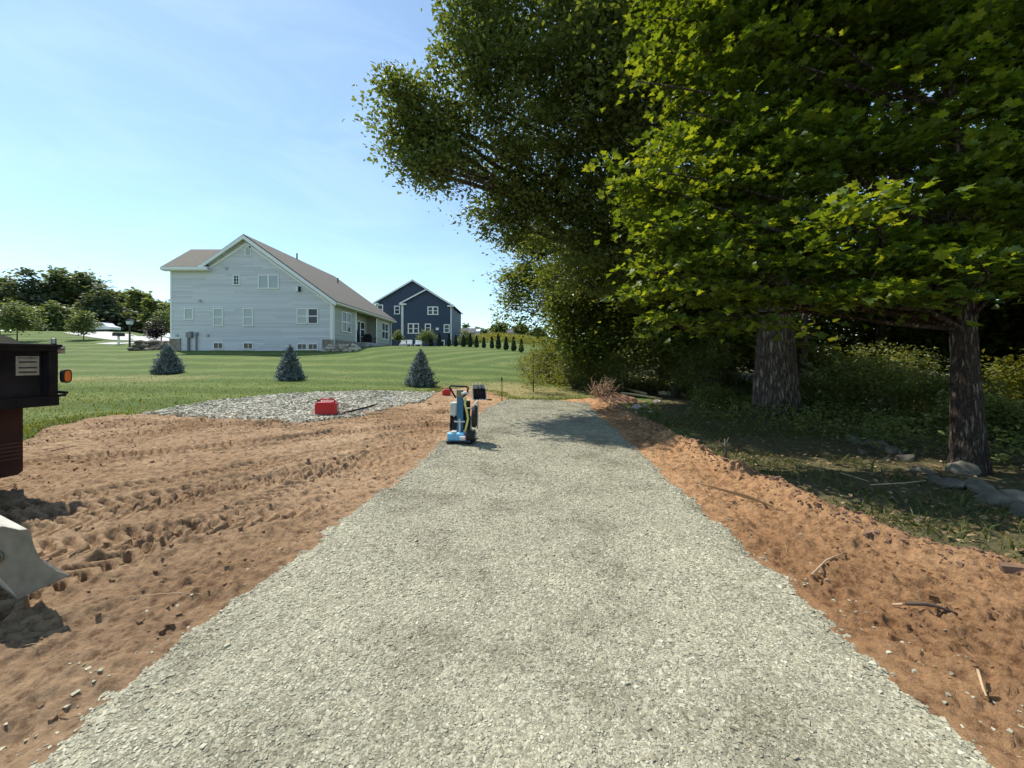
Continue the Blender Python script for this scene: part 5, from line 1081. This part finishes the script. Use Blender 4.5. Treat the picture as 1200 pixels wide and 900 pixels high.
def ground_bucket():
    x, y, z = hit(562, 470); z = Zf(x, y) + .02
    r = empty('excavator_bucket', (x, y, z), 'grey excavator bucket lying open side towards us at the edge of the dirt', 'excavator bucket', rz=math.radians(10)); s = y / F
    W_, H_ = 15 * s * .5, 14 * s
    # open shell: side plates, curved back, floor lip
    m = MB(); prof = [(-.05, .0), (-.10, .02), (.30, .02), (.42, .14), (.46, .32), (.38, .48), (.22, H_), (.18, H_ - .02), (.34, .46), (.41, .31), (.37, .17), (.28, .06), (-.05, .05)]
    for sx in (-1, 1): m = MB(); m.prism([(-.1, .0), (.3, .0), (.44, .15), (.47, .32), (.38, .5), (.2, H_ + .01), (.08, H_)], 'x', sx * W_ - .012, sx * W_ + .012); m.build('side_plate', M_STEEL, r)
    m = MB(); m.prism(prof, 'x', -W_ + .012, W_ - .012); m.build('shell', flat('dark_steel', (.05, .045, .045), .6, .3), r)
    m = MB()
    for k in range(5): xx = -W_ * .9 + k * W_ * .45; m.prism([(-.2, .0), (-.08, .0), (-.08, .045), (-.1, .045)], 'x', xx - .025, xx + .025)
    m.build('teeth', M_STEEL, r)
    for sx in (-.35, .2): m = MB(); m.prism([(.12, H_), (.34, .5), (.42, .55), (.30, H_ + .10), (.16, H_ + .12)], 'x', sx * W_ - .02, sx * W_ + .02); m.build('ear', M_STEEL, r)
ground_bucket()
def stake():
    x, y, z = hit(588, 471); r = empty('marker_stake', (x, y, z), 'thin dark marker stake upright at the corner of the road head', 'stake'); m = MB(); h = 29 * y / F
    m.tube([(0, 0, -.1), (.01, 0, h * .5), (-.005, 0, h)], .016, 6); m.build('rod', flat('stake_wood', (.10, .09, .05), .8), r)
    m = MB(); m.box((-.03, -.02, h * .86), (.035, .02, h * .98)); m.build('flag_tape', flat('tape_green', (.12, .14, .06), .8), r)
stake()
def hose():
    pts = []
    for (px, py) in [(399, 489), (406, 486), (420, 483), (432, 480.5), (442, 477)]:
        x, y, z = hit(px, py); pts.append(Vector((x, y, float(Hpad(np.array([x]), np.array([y]))[0]) + .03)))
    x0 = pts[0].copy(); m = MB(); m.tube([p - x0 for p in pts], .022, 6); o = m.build('hose', M_RUB, None, smooth=True); o.location = x0; tag(o, 'thin black hose lying on the gravel pad right of the red can', 'hose')
    x, y, z = hit(456, 471); z = float(Hpad(np.array([x]), np.array([y]))[0]); m = MB(); m.box((-.16, -.06, 0), (.16, .06, .03)); o = m.build('plank', M_GREYP, None, bevel=.004); o.location = (x, y, z + .03); tag(o, 'short pale board lying on the gravel pad', 'board')
hose()

# --- dump truck, rear corner in view
def truck():
    R = Vector((-5.14, 4.3, 0)); ang = math.atan2(.31, -.95); S = 1.23
    r = empty('dump_truck', (R.x, R.y, Zf(R.x, R.y)), 'dark dump truck of which the rear corner with amber light shows at the left edge', 'truck', rz=ang); g0 = Zf(R.x, R.y); r.scale = (S,) * 3
    # local x: towards the cab; local y: across to the far side (positive = left of travel): in world (-.6,-.8)
    zt, zb_ = (CH + (HZ - 403) * R.y / F - g0) / S, (CH + (HZ - 475) * R.y / F - g0) / S; W_ = 1.9; g0 = 0
    m = MB(); m.box((.05, .09, zb_ + .09), (.09, W_ - .09, zt - .06)); m.build('tailgate', M_TRUCK, r)
    m = MB(); m.box((.0, .0, zt - .07), (.10, W_, zt)); m.box((-.03, -.02, zt - .03), (.06, W_ + .02, zt - .005)); m.build('top_rail', M_TRUCK, r, bevel=.008)
    m = MB(); m.box((.0, -.01, zb_), (.10, W_, zb_ + .09)); m.build('bottom_rail', M_TRUCK, r, bevel=.006)
    for yy in (0, W_ - .06): m = MB(); m.box((-.005, yy, zb_ + .09), (.10, yy + .06, zt - .07)); m.build('corner_post', M_TRUCK, r, bevel=.006)
    for yy in (.72, 1.3): m = MB(); m.box((.02, yy, zb_ + .09), (.05, yy + .07, zt - .07)); m.build('stiffener', M_TRUCK, r)
    for yy in (.03, W_ - .06): m = MB(); m.box((.1, yy, zb_), (3.2, yy + .03, zt)); m.box((.1, yy - .02, zt - .06), (3.2, yy + .05, zt)); m.build('side_board', M_TRUCK, r)
    m = MB(); m.box((.1, .06, zb_), (3.2, W_ - .06, zb_ + .08)); m.build('bed_floor', M_TRUCK, r)
    m = MB(); m.box((-.01, -.045, zt - .045), (.07, -.012, zt - .03)); m.box((.02, -.055, zt - .09), (.05, -.01, zt - .015)); m.tube([(.03, -.05, zt - .06), (.03, .03, zt - .06)], .022, 8); m.tube([(.02, .02, zt), (.02, .02, zt + .05)], .02, 8); m.build('latch', M_STEEL, r, bevel=.003)
    m = MB(); m.tube([(.02, -.07, zb_ + .11), (.02, .02, zb_ + .13)], .014, 8); m.box((-.01, -.05, zb_ + .08), (.04, .0, zb_ + .1)); m.build('hinge_pin', M_TRUCK, r)
    zl = (CH + (HZ - 441) * R.y / F - r.location.z) / S
    def oval(mb, w_, h_, x0, x1, mi=0):
        p = []
        for k in range(24): a = k / 24 * 2 * math.pi; c, s = math.cos(a), math.sin(a); p.append((-.05 + math.copysign(abs(c) ** .7, c) * w_, zl + math.copysign(abs(s) ** .55, s) * h_))
        mb.prism(p, 'x', x0, x1, mi)
    m = MB(); oval(m, .031, .062, -.025, .025); lo_ = m.build('marker_light', M_RUB, r); m = MB(); oval(m, .021, .050, -.036, -.026); m.build('lens', M_ORNG, lo_, bevel=.006)
    # warning notice on the tailgate: pale plate, heading, three dark-bordered text blocks
    y0, y1 = .10, .235; dd = 4.3 - .165 * S; z1 = (CH + (HZ - 417.5) * dd / F - r.location.z) / S; z0 = (CH + (HZ - 440) * dd / F - r.location.z) / S
    m = MB(); m.box((.044, y0, z0), (.049, y1, z1)); st = m.build('warning_sticker', flat('faded_sticker', (.30, .27, .21), .7, var=.2, scale=20), r)
    m = MB(); hh = z1 - z0
    for k in (.30, .60, .83): m.box((.0405, y0 + .015, z0 + hh * (1 - k) - .006), (.0435, y1 - .015, z0 + hh * (1 - k) + .006))
    m.build('sticker_bar', M_BLACK, st)
    Rm = Matrix(((0, 0, -1, 0), (-1, 0, 0, 0), (0, 1, 0, 0), (0, 0, 0, 1)))
    for (txt, zz, sz) in [('WARNING', z1 - .016, .024)]:
        cu = bpy.data.curves.new('lettering', 'FONT'); cu.body = txt; cu.size = sz; cu.align_x = 'CENTER'; cu.align_y = 'CENTER'; cu.extrude = .0006
        t_ = bpy.data.objects.new('lettering', cu); me = bpy.data.meshes.new_from_object(t_); bpy.data.objects.remove(t_); o = link('lettering', me, None, st); me.materials.clear(); me.materials.append(M_BLACK)
        o.matrix_local = Matrix.Translation((.0425, (y0 + y1) / 2, zz)) @ Rm
    # frame, wheels, flaps
    m = MB(); m.box((.25, .55, .62), (5.2, .70, .80)); m.box((.25, 1.25, .62), (5.2, 1.4, .80)); m.tube([(1.5, .25, .5), (1.5, 1.7, .5)], .08, 10); m.build('chassis', M_BLACK, r)
    for yy in (.085, 1.37):
        m = MB(); p = [(yy, .18), (yy + .03, .15), (yy + .42, .15), (yy + .44, .18), (yy + .44, zb_ - .0), (yy, zb_ - .0)]; m.prism([(a, b_) for a, b_ in p], 'x', .35, .365); fl = m.build('mud_flap', M_FLAP, r)
        m = MB()
        for k in range(5): m.box((.338, yy + .02, .30 + k * .035), (.3495, yy + .42, .315 + k * .035))
        m.build('ribs', flat('flap_rib', (.10, .045, .035), .7), fl)
        for q in (0, .28):
            y_ = yy + q * .8 - (.0 if yy < 1 else .1) + .06; m = MB(); m.tube([(1.5, y_, .46), (1.5, y_ + .19, .46)], .46, 26); w_ = m.build('wheel', M_RUB, r, bevel=.03); m = MB(); m.tube([(1.5, y_ - .005, .46), (1.5, y_ + .195, .46)], .22, 18); m.build('rim', M_GREYP, w_)
    m = MB(); m.box((3.5, .1, .65), (5.4, 1.8, 2.2)); m.prism([(5.4, .6), (6.4, .6), (6.4, 1.3), (5.4, 1.45)], 'y', .25, 1.65); m.build('cab', M_TRUCK, r, bevel=.06)
    for yy in (.05, 1.6): m = MB(); m.tube([(5.6, yy, .46), (5.6, yy + .25, .46)], .46, 26); m.build('wheel', M_RUB, r, bevel=.03)
    # tan plywood sheet standing in the bed
    m = MB(); m.prism([(.11, zt - .2), (1.2, zt - .2), (1.2, zt + .13), (.45, zt + .12), (.20, zt + .055), (.13, zt - .01)], 'x', .22, .25); o = m.build('plywood_sheet', flat('plywood', (.40, .31, .20), .8), None)
    o.matrix_world = Matrix.Translation(r.location) @ Matrix.Rotation(ang, 4, 'Z') @ Matrix.Scale(S, 4); tag(o, 'tan plywood sheet standing in the bed of the dark truck', 'plywood')
truck()

# --- loader with its bucket reaching in at the left edge
def loader():
    D = 2.2
    def P(px, py, d=D): return ((px - 600) * d / F, CH + (HZ - py) * d / F)
    prof = [(22, 701), (6, 682), (-14, 662), (-24, 640), (-18, 622), (4, 617), (24, 621.5), (33, 620.5), (36, 624), (40, 640), (46, 653), (55, 662), (66, 669), (82, 674)]
    pts = [P(*p) for p in prof]; cx, cz = pts[0]
    root = empty('skid_loader', (-4.6, 2.7, Zf(-4.6, 2.7)), 'grey green loader bucket end with a curved front edge at the left edge', 'loader'); rl = root.location
    # bucket: end plate near us, shell running back to the left
    def loc(p): return Vector(p) - rl
    ev = Vector((-.90, .42, .0))   # long axis of the bucket
    n = len(pts); near = [loc((x, D, z)) for x, z in pts]
    m = MB(); th = ev * .02; vs = [v for v in near] + [v + th for v in near]
    m.add(vs, [tuple(range(n)), tuple(range(2 * n - 1, n - 1, -1))] + [(i, n + i, n + (i + 1) % n, (i + 1) % n) for i in range(n)]); m.build('bucket_end_plate', M_BUCK, root)
    far = [v + ev * 1.5 for v in near]
    m = MB(); inset = th * 1.02; idx = [13, 12, 11, 10, 9, 8, 7, 6, 5, 4, 3, 2, 1, 0]
    c0 = sum(near, Vector()) / n
    # back/top skin with thickness
    outer = near[0:9]; vs = []
    for v in outer: vs.append(v + inset)
    for v in outer: vs.append(v + ev * 1.5)
    for v in outer: vs.append(c0.lerp(v, .93) + inset)
    for v in outer: vs.append(c0.lerp(v, .93) + ev * 1.5)
    k = len(outer); fs = []
    for i in range(k - 1): fs += [(i, i + 1, k + i + 1, k + i), (2 * k + i, 3 * k + i, 3 * k + i + 1, 2 * k + i + 1)]
    fs += [(0, k, 3 * k, 2 * k), (k - 1, 2 * k + k - 1, 3 * k + k - 1, k + k - 1)]
    m.add(vs, fs); m.build('bucket_shell', flat('sunlit_tone_steel', (.48, .45, .38), .7, .0, var=.25, scale=9), root)  # shell paler than the end plate: sunlight on top put into the colour
    # cutting edge lip along the bottom from heel to tip
    a, b_ = near[0], near[13]; m = MB(); dn = Vector((0, 0, -.012)); vs = [a + inset, b_ + inset, b_ + ev * 1.5, a + ev * 1.5]; vs += [v + dn for v in vs]; m.add(vs, [(0, 1, 2, 3), (7, 6, 5, 4), (0, 4, 5, 1), (1, 5, 6, 2), (2, 6, 7, 3), (3, 7, 4, 0)]); m.build('cutting_edge', M_STEEL, root)
    m = MB(); x, z = P(2, 652); c = loc((x - .02, D, z)); nrm = Vector((.0, -1, 0)); 
    m.tube([c + Vector((0, -.004, 0)), c + Vector((0, -.014, 0))], .036, 20); m.build('pivot_boss', M_BUCK, root); m = MB(); m.tube([c + Vector((0, -.0145, 0)), c + Vector((0, -.02, 0))], .033, 20); m.build('pivot_hole', M_BLACK, root)
    mid = near[3] + ev * .75
    for t in (.4, 1.1):
        s = near[3] + ev * t; e = loc((-5.0 + t * -.4, 2.6 + t * .6, 1.1)); m = MB(); m.tube([s, s.lerp(e, .5) + Vector((0, 0, .12)), e], .06, 8); m.build('lift_arm', M_BUCK, root)
    b2 = loc((-5.9, 2.9, 0)); Rz = Matrix.Translation(b2) @ Matrix.Rotation(math.radians(-20), 4, 'Z')
    m = MB(); m.box((-.9, -.6, .3), (.8, .6, 1.1), M=Rz); m.box((-.6, -.5, 1.1), (.5, .5, 1.9), M=Rz); m.build('body', M_BUCK, root, bevel=.03)
    for sx in (-.5, .5):
        for sy in (-.72, .72): m = MB(); m.tube([Rz @ Vector((sx, sy - .12, .36)), Rz @ Vector((sx, sy + .12, .36))], .36, 20); m.build('wheel', M_RUB, root)
loader()

# --- heap with dead root ball, logs, stones at the right of the road head
def debris():
    x, y, z = hit(706, 470); z0 = z
    # dead uprooted shrub: tangle of orange brown roots
    r = empty('uprooted_stump', (x, y, z), 'rusty brown tangle of dead roots standing on the earth heap', 'root ball')
    rg = random.Random(4); m = MB()
    for k in range(48):
        a = rg.uniform(0, 6.28); q = rg.uniform(.02, .22); h = rg.uniform(.25, .95) * (1 - q * .8); b0 = Vector((math.cos(a) * q, math.sin(a) * q, .02)); e = b0 + Vector((math.cos(a) * rg.uniform(0, .45), math.sin(a) * rg.uniform(0, .35), h)); c = b0.lerp(e, .6) + Vector((rg.uniform(-.12, .12), rg.uniform(-.1, .1), .1))
        m.tube([b0, c, e, e + Vector((rg.uniform(-.15, .25), 0, rg.uniform(-.12, .1)))], [.02, .013, .008, .003], 5, cap=False)
    m.build('roots', flat('dead_root', (.38, .25, .16), .9, var=.4, scale=6), r)
    rg2 = np.random.default_rng(3); n = 500; P_ = np.stack([rg2.normal(0, .22, n), rg2.normal(0, .18, n), rg2.random(n) * .6], -1); V, Fc = leaves(P_, 'oval', .06, .1, rng=rg2); link('dead_leaves', fastmesh('dead_leaves', V, Fc), flat('dead_leaf', (.34, .20, .11), .9, var=.4), r)
    # earth heap
    import bmesh
    bm = bmesh.new(); bmesh.ops.create_grid(bm, x_segments=70, y_segments=40, size=1)
    for v in bm.verts:
        X_, Y_ = v.co.x * 1.35, v.co.y * .7; h = math.exp(-(X_ / .8) ** 2 * 1.1 - (Y_ / .4) ** 2) * .34; v.co = Vector((X_, Y_, h + float(fbm(X_ * 5, Y_ * 5, 3, 4)) * .07 * min(1, h * 8) - .06))
    me = bpy.data.meshes.new('earth_heap'); bm.to_mesh(me); bm.free(); o = link('earth_heap', me, flat('heap_soil', (.30, .16, .095), .95, var=.4, scale=9, bump=1, bscale=20)); o.location = (x + .45, y - .15, z); tag(o, 'heap of reddish brown earth beside the end of the gravel road', 'earth heap')
    M_LOG = flat('peeled_log', (.52, .40, .22), .8, var=.25, scale=5)
    for (a, b_, rr, lab, lift) in [((716, 458), (758, 465), .055, 'pale peeled log lying just right of the dead roots', .2), ((728, 464), (776, 470), .045, 'thinner pale log lying in front of the others', .12), ((772, 464), (806, 466), .085, 'short thick pale log at the right end of the log pile', .12)]:
        p, q = Vector(hit(*a)), Vector(hit(*b_)); p.z += lift; q.z += lift * .6; m = MB(); d = q - p
        m.tube([Vector((0, 0, 0)), d * .5 + Vector((0, 0, .02)), d], [rr, rr * 1.05, rr * .85], 10); o = m.build('log', M_LOG, None, smooth=True); o.location = p; tag(o, lab, 'log', 'pale logs by the earth heap')
    M_PINKST = flat('pinkish_stone', (.42, .33, .29), .9, var=.3, scale=6, bump=.5, bscale=20)
    for (px, py, rr, lab) in [(746, 480, .15, 'largest pinkish stone in front of the logs'), (743, 485, .09, 'flat stone in front of the largest pinkish stone'), (756, 477, .09, 'small stone right of the largest pinkish stone'), (770, 473, .12, 'rounded stone under the right end of the logs'), (762, 484, .06, 'small dark stone below the log pile')]:
        X_, Y_, Z_ = hit(px, py); bm = bmesh.new(); bmesh.ops.create_icosphere(bm, subdivisions=3, radius=rr); sd = px; pls = rnd_planes()
        for v in bm.verts: v.co = facet(v.co, rr, pls); k = 1 + .3 * float(fbm(v.co.x / rr + sd, v.co.y / rr + v.co.z / rr, 3, 2)); v.co = Vector((v.co.x * 1.2 * k, v.co.y * k, v.co.z * .7 * k))
        me = bpy.data.meshes.new('stone'); bm.to_mesh(me); bm.free(); o = link('stone', me, M_PINKST); o.location = (X_, Y_, Z_ + rr * .4); tag(o, lab, 'stone', 'stones by the earth heap')
debris()
# --- field stones in the shade
M_ROCKM = flat('brown_stone', (.21, .175, .13), .9, var=.4, scale=5, bump=.8, bscale=18)
def field_stones():
    import bmesh
    L_ = [(1002, 520, .14, 'grey stone at the left end of the fallen stone row'), (1018, 523, .13, 'round stone second in the fallen row'), (1033, 527, .15, 'stone third in the fallen row'), (1048, 532, .13, 'stone fourth in the fallen row beside the ferns'), (1060, 541, .12, 'pale stone left of the slim maple foot'),
          (1012, 533, .09, 'small stone in front of the fallen row'), (1128, 556, .20, 'tilted slab leaning on the slim maple foot'), (1115, 573, .13, 'dark stone in front of the slim maple'), (1148, 578, .16, 'brown boulder right of the slim maple foot'), (1166, 592, .15, 'largest reddish boulder right of the slim maple'),
          (1190, 590, .15, 'pale topped stone near the right edge'), (1205, 606, .15, 'boulder cut by the right edge'), (1080, 556, .12, 'half buried stone left of the maple slab'), (1096, 566, .10, 'small brown stone before the maple slab'), (1040, 541, .07, 'cobble below the fallen row'), (1078, 614, .055, 'single pale stone in the shaded grass'), (895, 503, .05, 'small pale stone in grass below the thick trunk'),
          (1085, 650, .06, 'stone on the earth ridge beside the grass')]
    for (px, py, rr, lab) in L_:
        rr *= .82
        X_, Y_, Z_ = hit(px, py); bm = bmesh.new(); bmesh.ops.create_icosphere(bm, subdivisions=4, radius=rr); pls = rnd_planes(13)
        for v in bm.verts: v.co = facet(v.co, rr, pls); k = 1 + .35 * float(fbm(v.co.x / rr * 1.1 + px, v.co.y / rr * 1.1 + v.co.z / rr * .9, 3, 4)); v.co = Vector((v.co.x * 1.25 * k, v.co.y * 1.0 * k, v.co.z * .75 * k))
        me = bpy.data.meshes.new('field_stone'); bm.to_mesh(me); bm.free(); o = link('field_stone', me, M_ROCKD if 'pale' not in lab else M_ROCKM); o.location = (X_, Y_, Z_ + rr * .45); o.rotation_euler = (random.uniform(-.4, .4), random.uniform(-.4, .4), random.uniform(0, 6)); tag(o, lab, 'stone', 'field stones in the shade')
field_stones()
def stick(pts_px, rad, label, mat, lift=.03, up=0, hf=Hdirt):
    pts = []
    for i, (px, py) in enumerate(pts_px):
        x, y, z = hit(px, py); pts.append(Vector((x, y, float(hf(np.array([x]), np.array([y]))[0]) + lift)))
    p0 = pts[0].copy(); m = MB(); m.tube([p - p0 for p in pts], [rad * (1 - .5 * i / len(pts)) for i in range(len(pts))], 6); o = m.build('stick', mat, None, smooth=True); o.location = p0; tag(o, label, 'stick')
M_STK = flat('dry_stick', (.42, .30, .18), .85, var=.3); M_STKD = flat('dark_root', (.10, .065, .045), .9, var=.3)
stick([(952, 684), (968, 668), (990, 655)], .007, 'thin pale straw stick lying on the sunny soil right of the road', M_STK)
stick([(1062, 720), (1085, 725), (1100, 722), (1122, 727)], .012, 'dark gnarled root lying on the right hand soil', M_STKD)
stick([(1046, 716), (1058, 722)], .008, 'short pale stick beside the dark gnarled root', M_STK); stick([(1146, 815), (1152, 830), (1156, 838)], .006, 'short bent stick low on the right hand soil', M_STK)
stick([(160, 606), (172, 600), (186, 590)], .008, 'thin curved twig on the tracked soil at left', M_STKD); stick([(60, 534), (76, 530), (90, 527)], .008, 'dark twig on the soil by the truck', M_STKD)
stick([(985, 562), (1000, 568), (1018, 574)], .006, 'pale dead stem in the shaded grass', M_STK, hf=Hlawn, lift=.08); stick([(1020, 578), (1060, 576), (1085, 572)], .008, 'long pale dead branch near the stones', M_STK, hf=Hlawn, lift=.07)
def snag(px, py, h, label, br):
    x, y, z = hit(px, py); r = empty('dead_sapling', (x, y, z), label, 'dead stem'); m = MB(); m.tube([(0, 0, -.05), (.01, 0, h * .5), (-.01, 0, h)], [.022, .018, .01], 6)
    for (t, dx, dz) in br: m.tube([(0, 0, h * t), (dx * .6, .02, h * t + dz * .5), (dx, .03, h * t + dz)], [.012, .009, .005], 5)
    m.build('stem', M_TWIG, r, smooth=True)
snag(850, 540, .33, 'broken knee high stem standing in the red soil', [(.6, -.09, .1), (.7, .07, .12)])
snag(862, 466, 1.5, 'leaning bare sapling left of the thick trunk', [(.5, -.5, .5), (.7, .4, .5), (.4, .5, .35)])
# ================================================================== SKY, SUN, CAMERA
w = bpy.data.worlds.new('World'); SC.world = w; w.use_nodes = True; nt = w.node_tree; L = nt.links.new
bg = nt.nodes['Background']
sky = N(nt, 'ShaderNodeTexSky', sky_type='NISHITA', sun_disc=False)
SUN = Vector((-SA, SB, 1.0)).normalized()
el = math.asin(SUN.z); az = math.atan2(SUN.x, SUN.y)
sky.sun_elevation = el; sky.sun_rotation = az
sky.air_density = 1.0; sky.dust_density = .15; sky.ozone_density = 1.5
# faint high cirrus in the sky itself
tc = N(nt, 'ShaderNodeTexCoord'); mp = N(nt, 'ShaderNodeMapping'); mp.inputs['Scale'].default_value = (1.2, 1.2, 4.0); mp.inputs['Rotation'].default_value = (.2, .3, .6)
L(tc.outputs['Generated'], mp.inputs['Vector'])
no = N(nt, 'ShaderNodeTexNoise', i_Scale=2.2, i_Detail=7., i_Roughness=.62, i_Distortion=.8); L(mp.outputs[0], no.inputs['Vector'])
rp = ramp(nt, [(.45, (.07, .07, .07)), (.9, (.22, .22, .22))]); L(no.outputs['Fac'], rp.inputs['Fac'])
mx = N(nt, 'ShaderNodeMix', data_type='RGBA'); L(rp.outputs['Color'], mx.inputs[0]); L(sky.outputs[0], mx.inputs[6]); mx.inputs[7].default_value = (7.5, 8.2, 8.9, 1)
# a light summer haze tint over the whole sky
hz = N(nt, 'ShaderNodeMix', data_type='RGBA', blend_type='MULTIPLY'); hz.inputs[0].default_value = 1; L(mx.outputs[2], hz.inputs[6]); hz.inputs[7].default_value = (.89, .98, .97, 1)
L(hz.outputs[2], bg.inputs['Color']); bg.inputs['Strength'].default_value = .145
ld = bpy.data.lights.new('sun', 'SUN'); ld.energy = 4.5; ld.angle = math.radians(.55); ld.color = (1, .95, .86)
lo = bpy.data.objects.new('sun', ld); COL.objects.link(lo); lo.rotation_euler = SUN.to_track_quat('Z', 'Y').to_euler(); lo.location = (-20, 20, 40)
cam = bpy.data.cameras.new('camera'); co = bpy.data.objects.new('camera', cam); COL.objects.link(co)
cam.sensor_width = 36; cam.lens = F / 1200 * 36; cam.shift_y = -(450 - HZ) / 1200; cam.clip_end = 3000; cam.clip_start = .05
co.location = (0, 0, CH); co.rotation_euler = (math.radians(90), 0, 0); SC.camera = co
SC.view_settings.view_transform = 'Standard'; SC.view_settings.look = 'None'; SC.view_settings.exposure = 0.45; SC.view_settings.gamma = 1
SC.view_settings.use_curve_mapping = False
SC.cycles.max_bounces = 6; SC.cycles.diffuse_bounces = 3; SC.cycles.glossy_bounces = 2; SC.cycles.transmission_bounces = 3
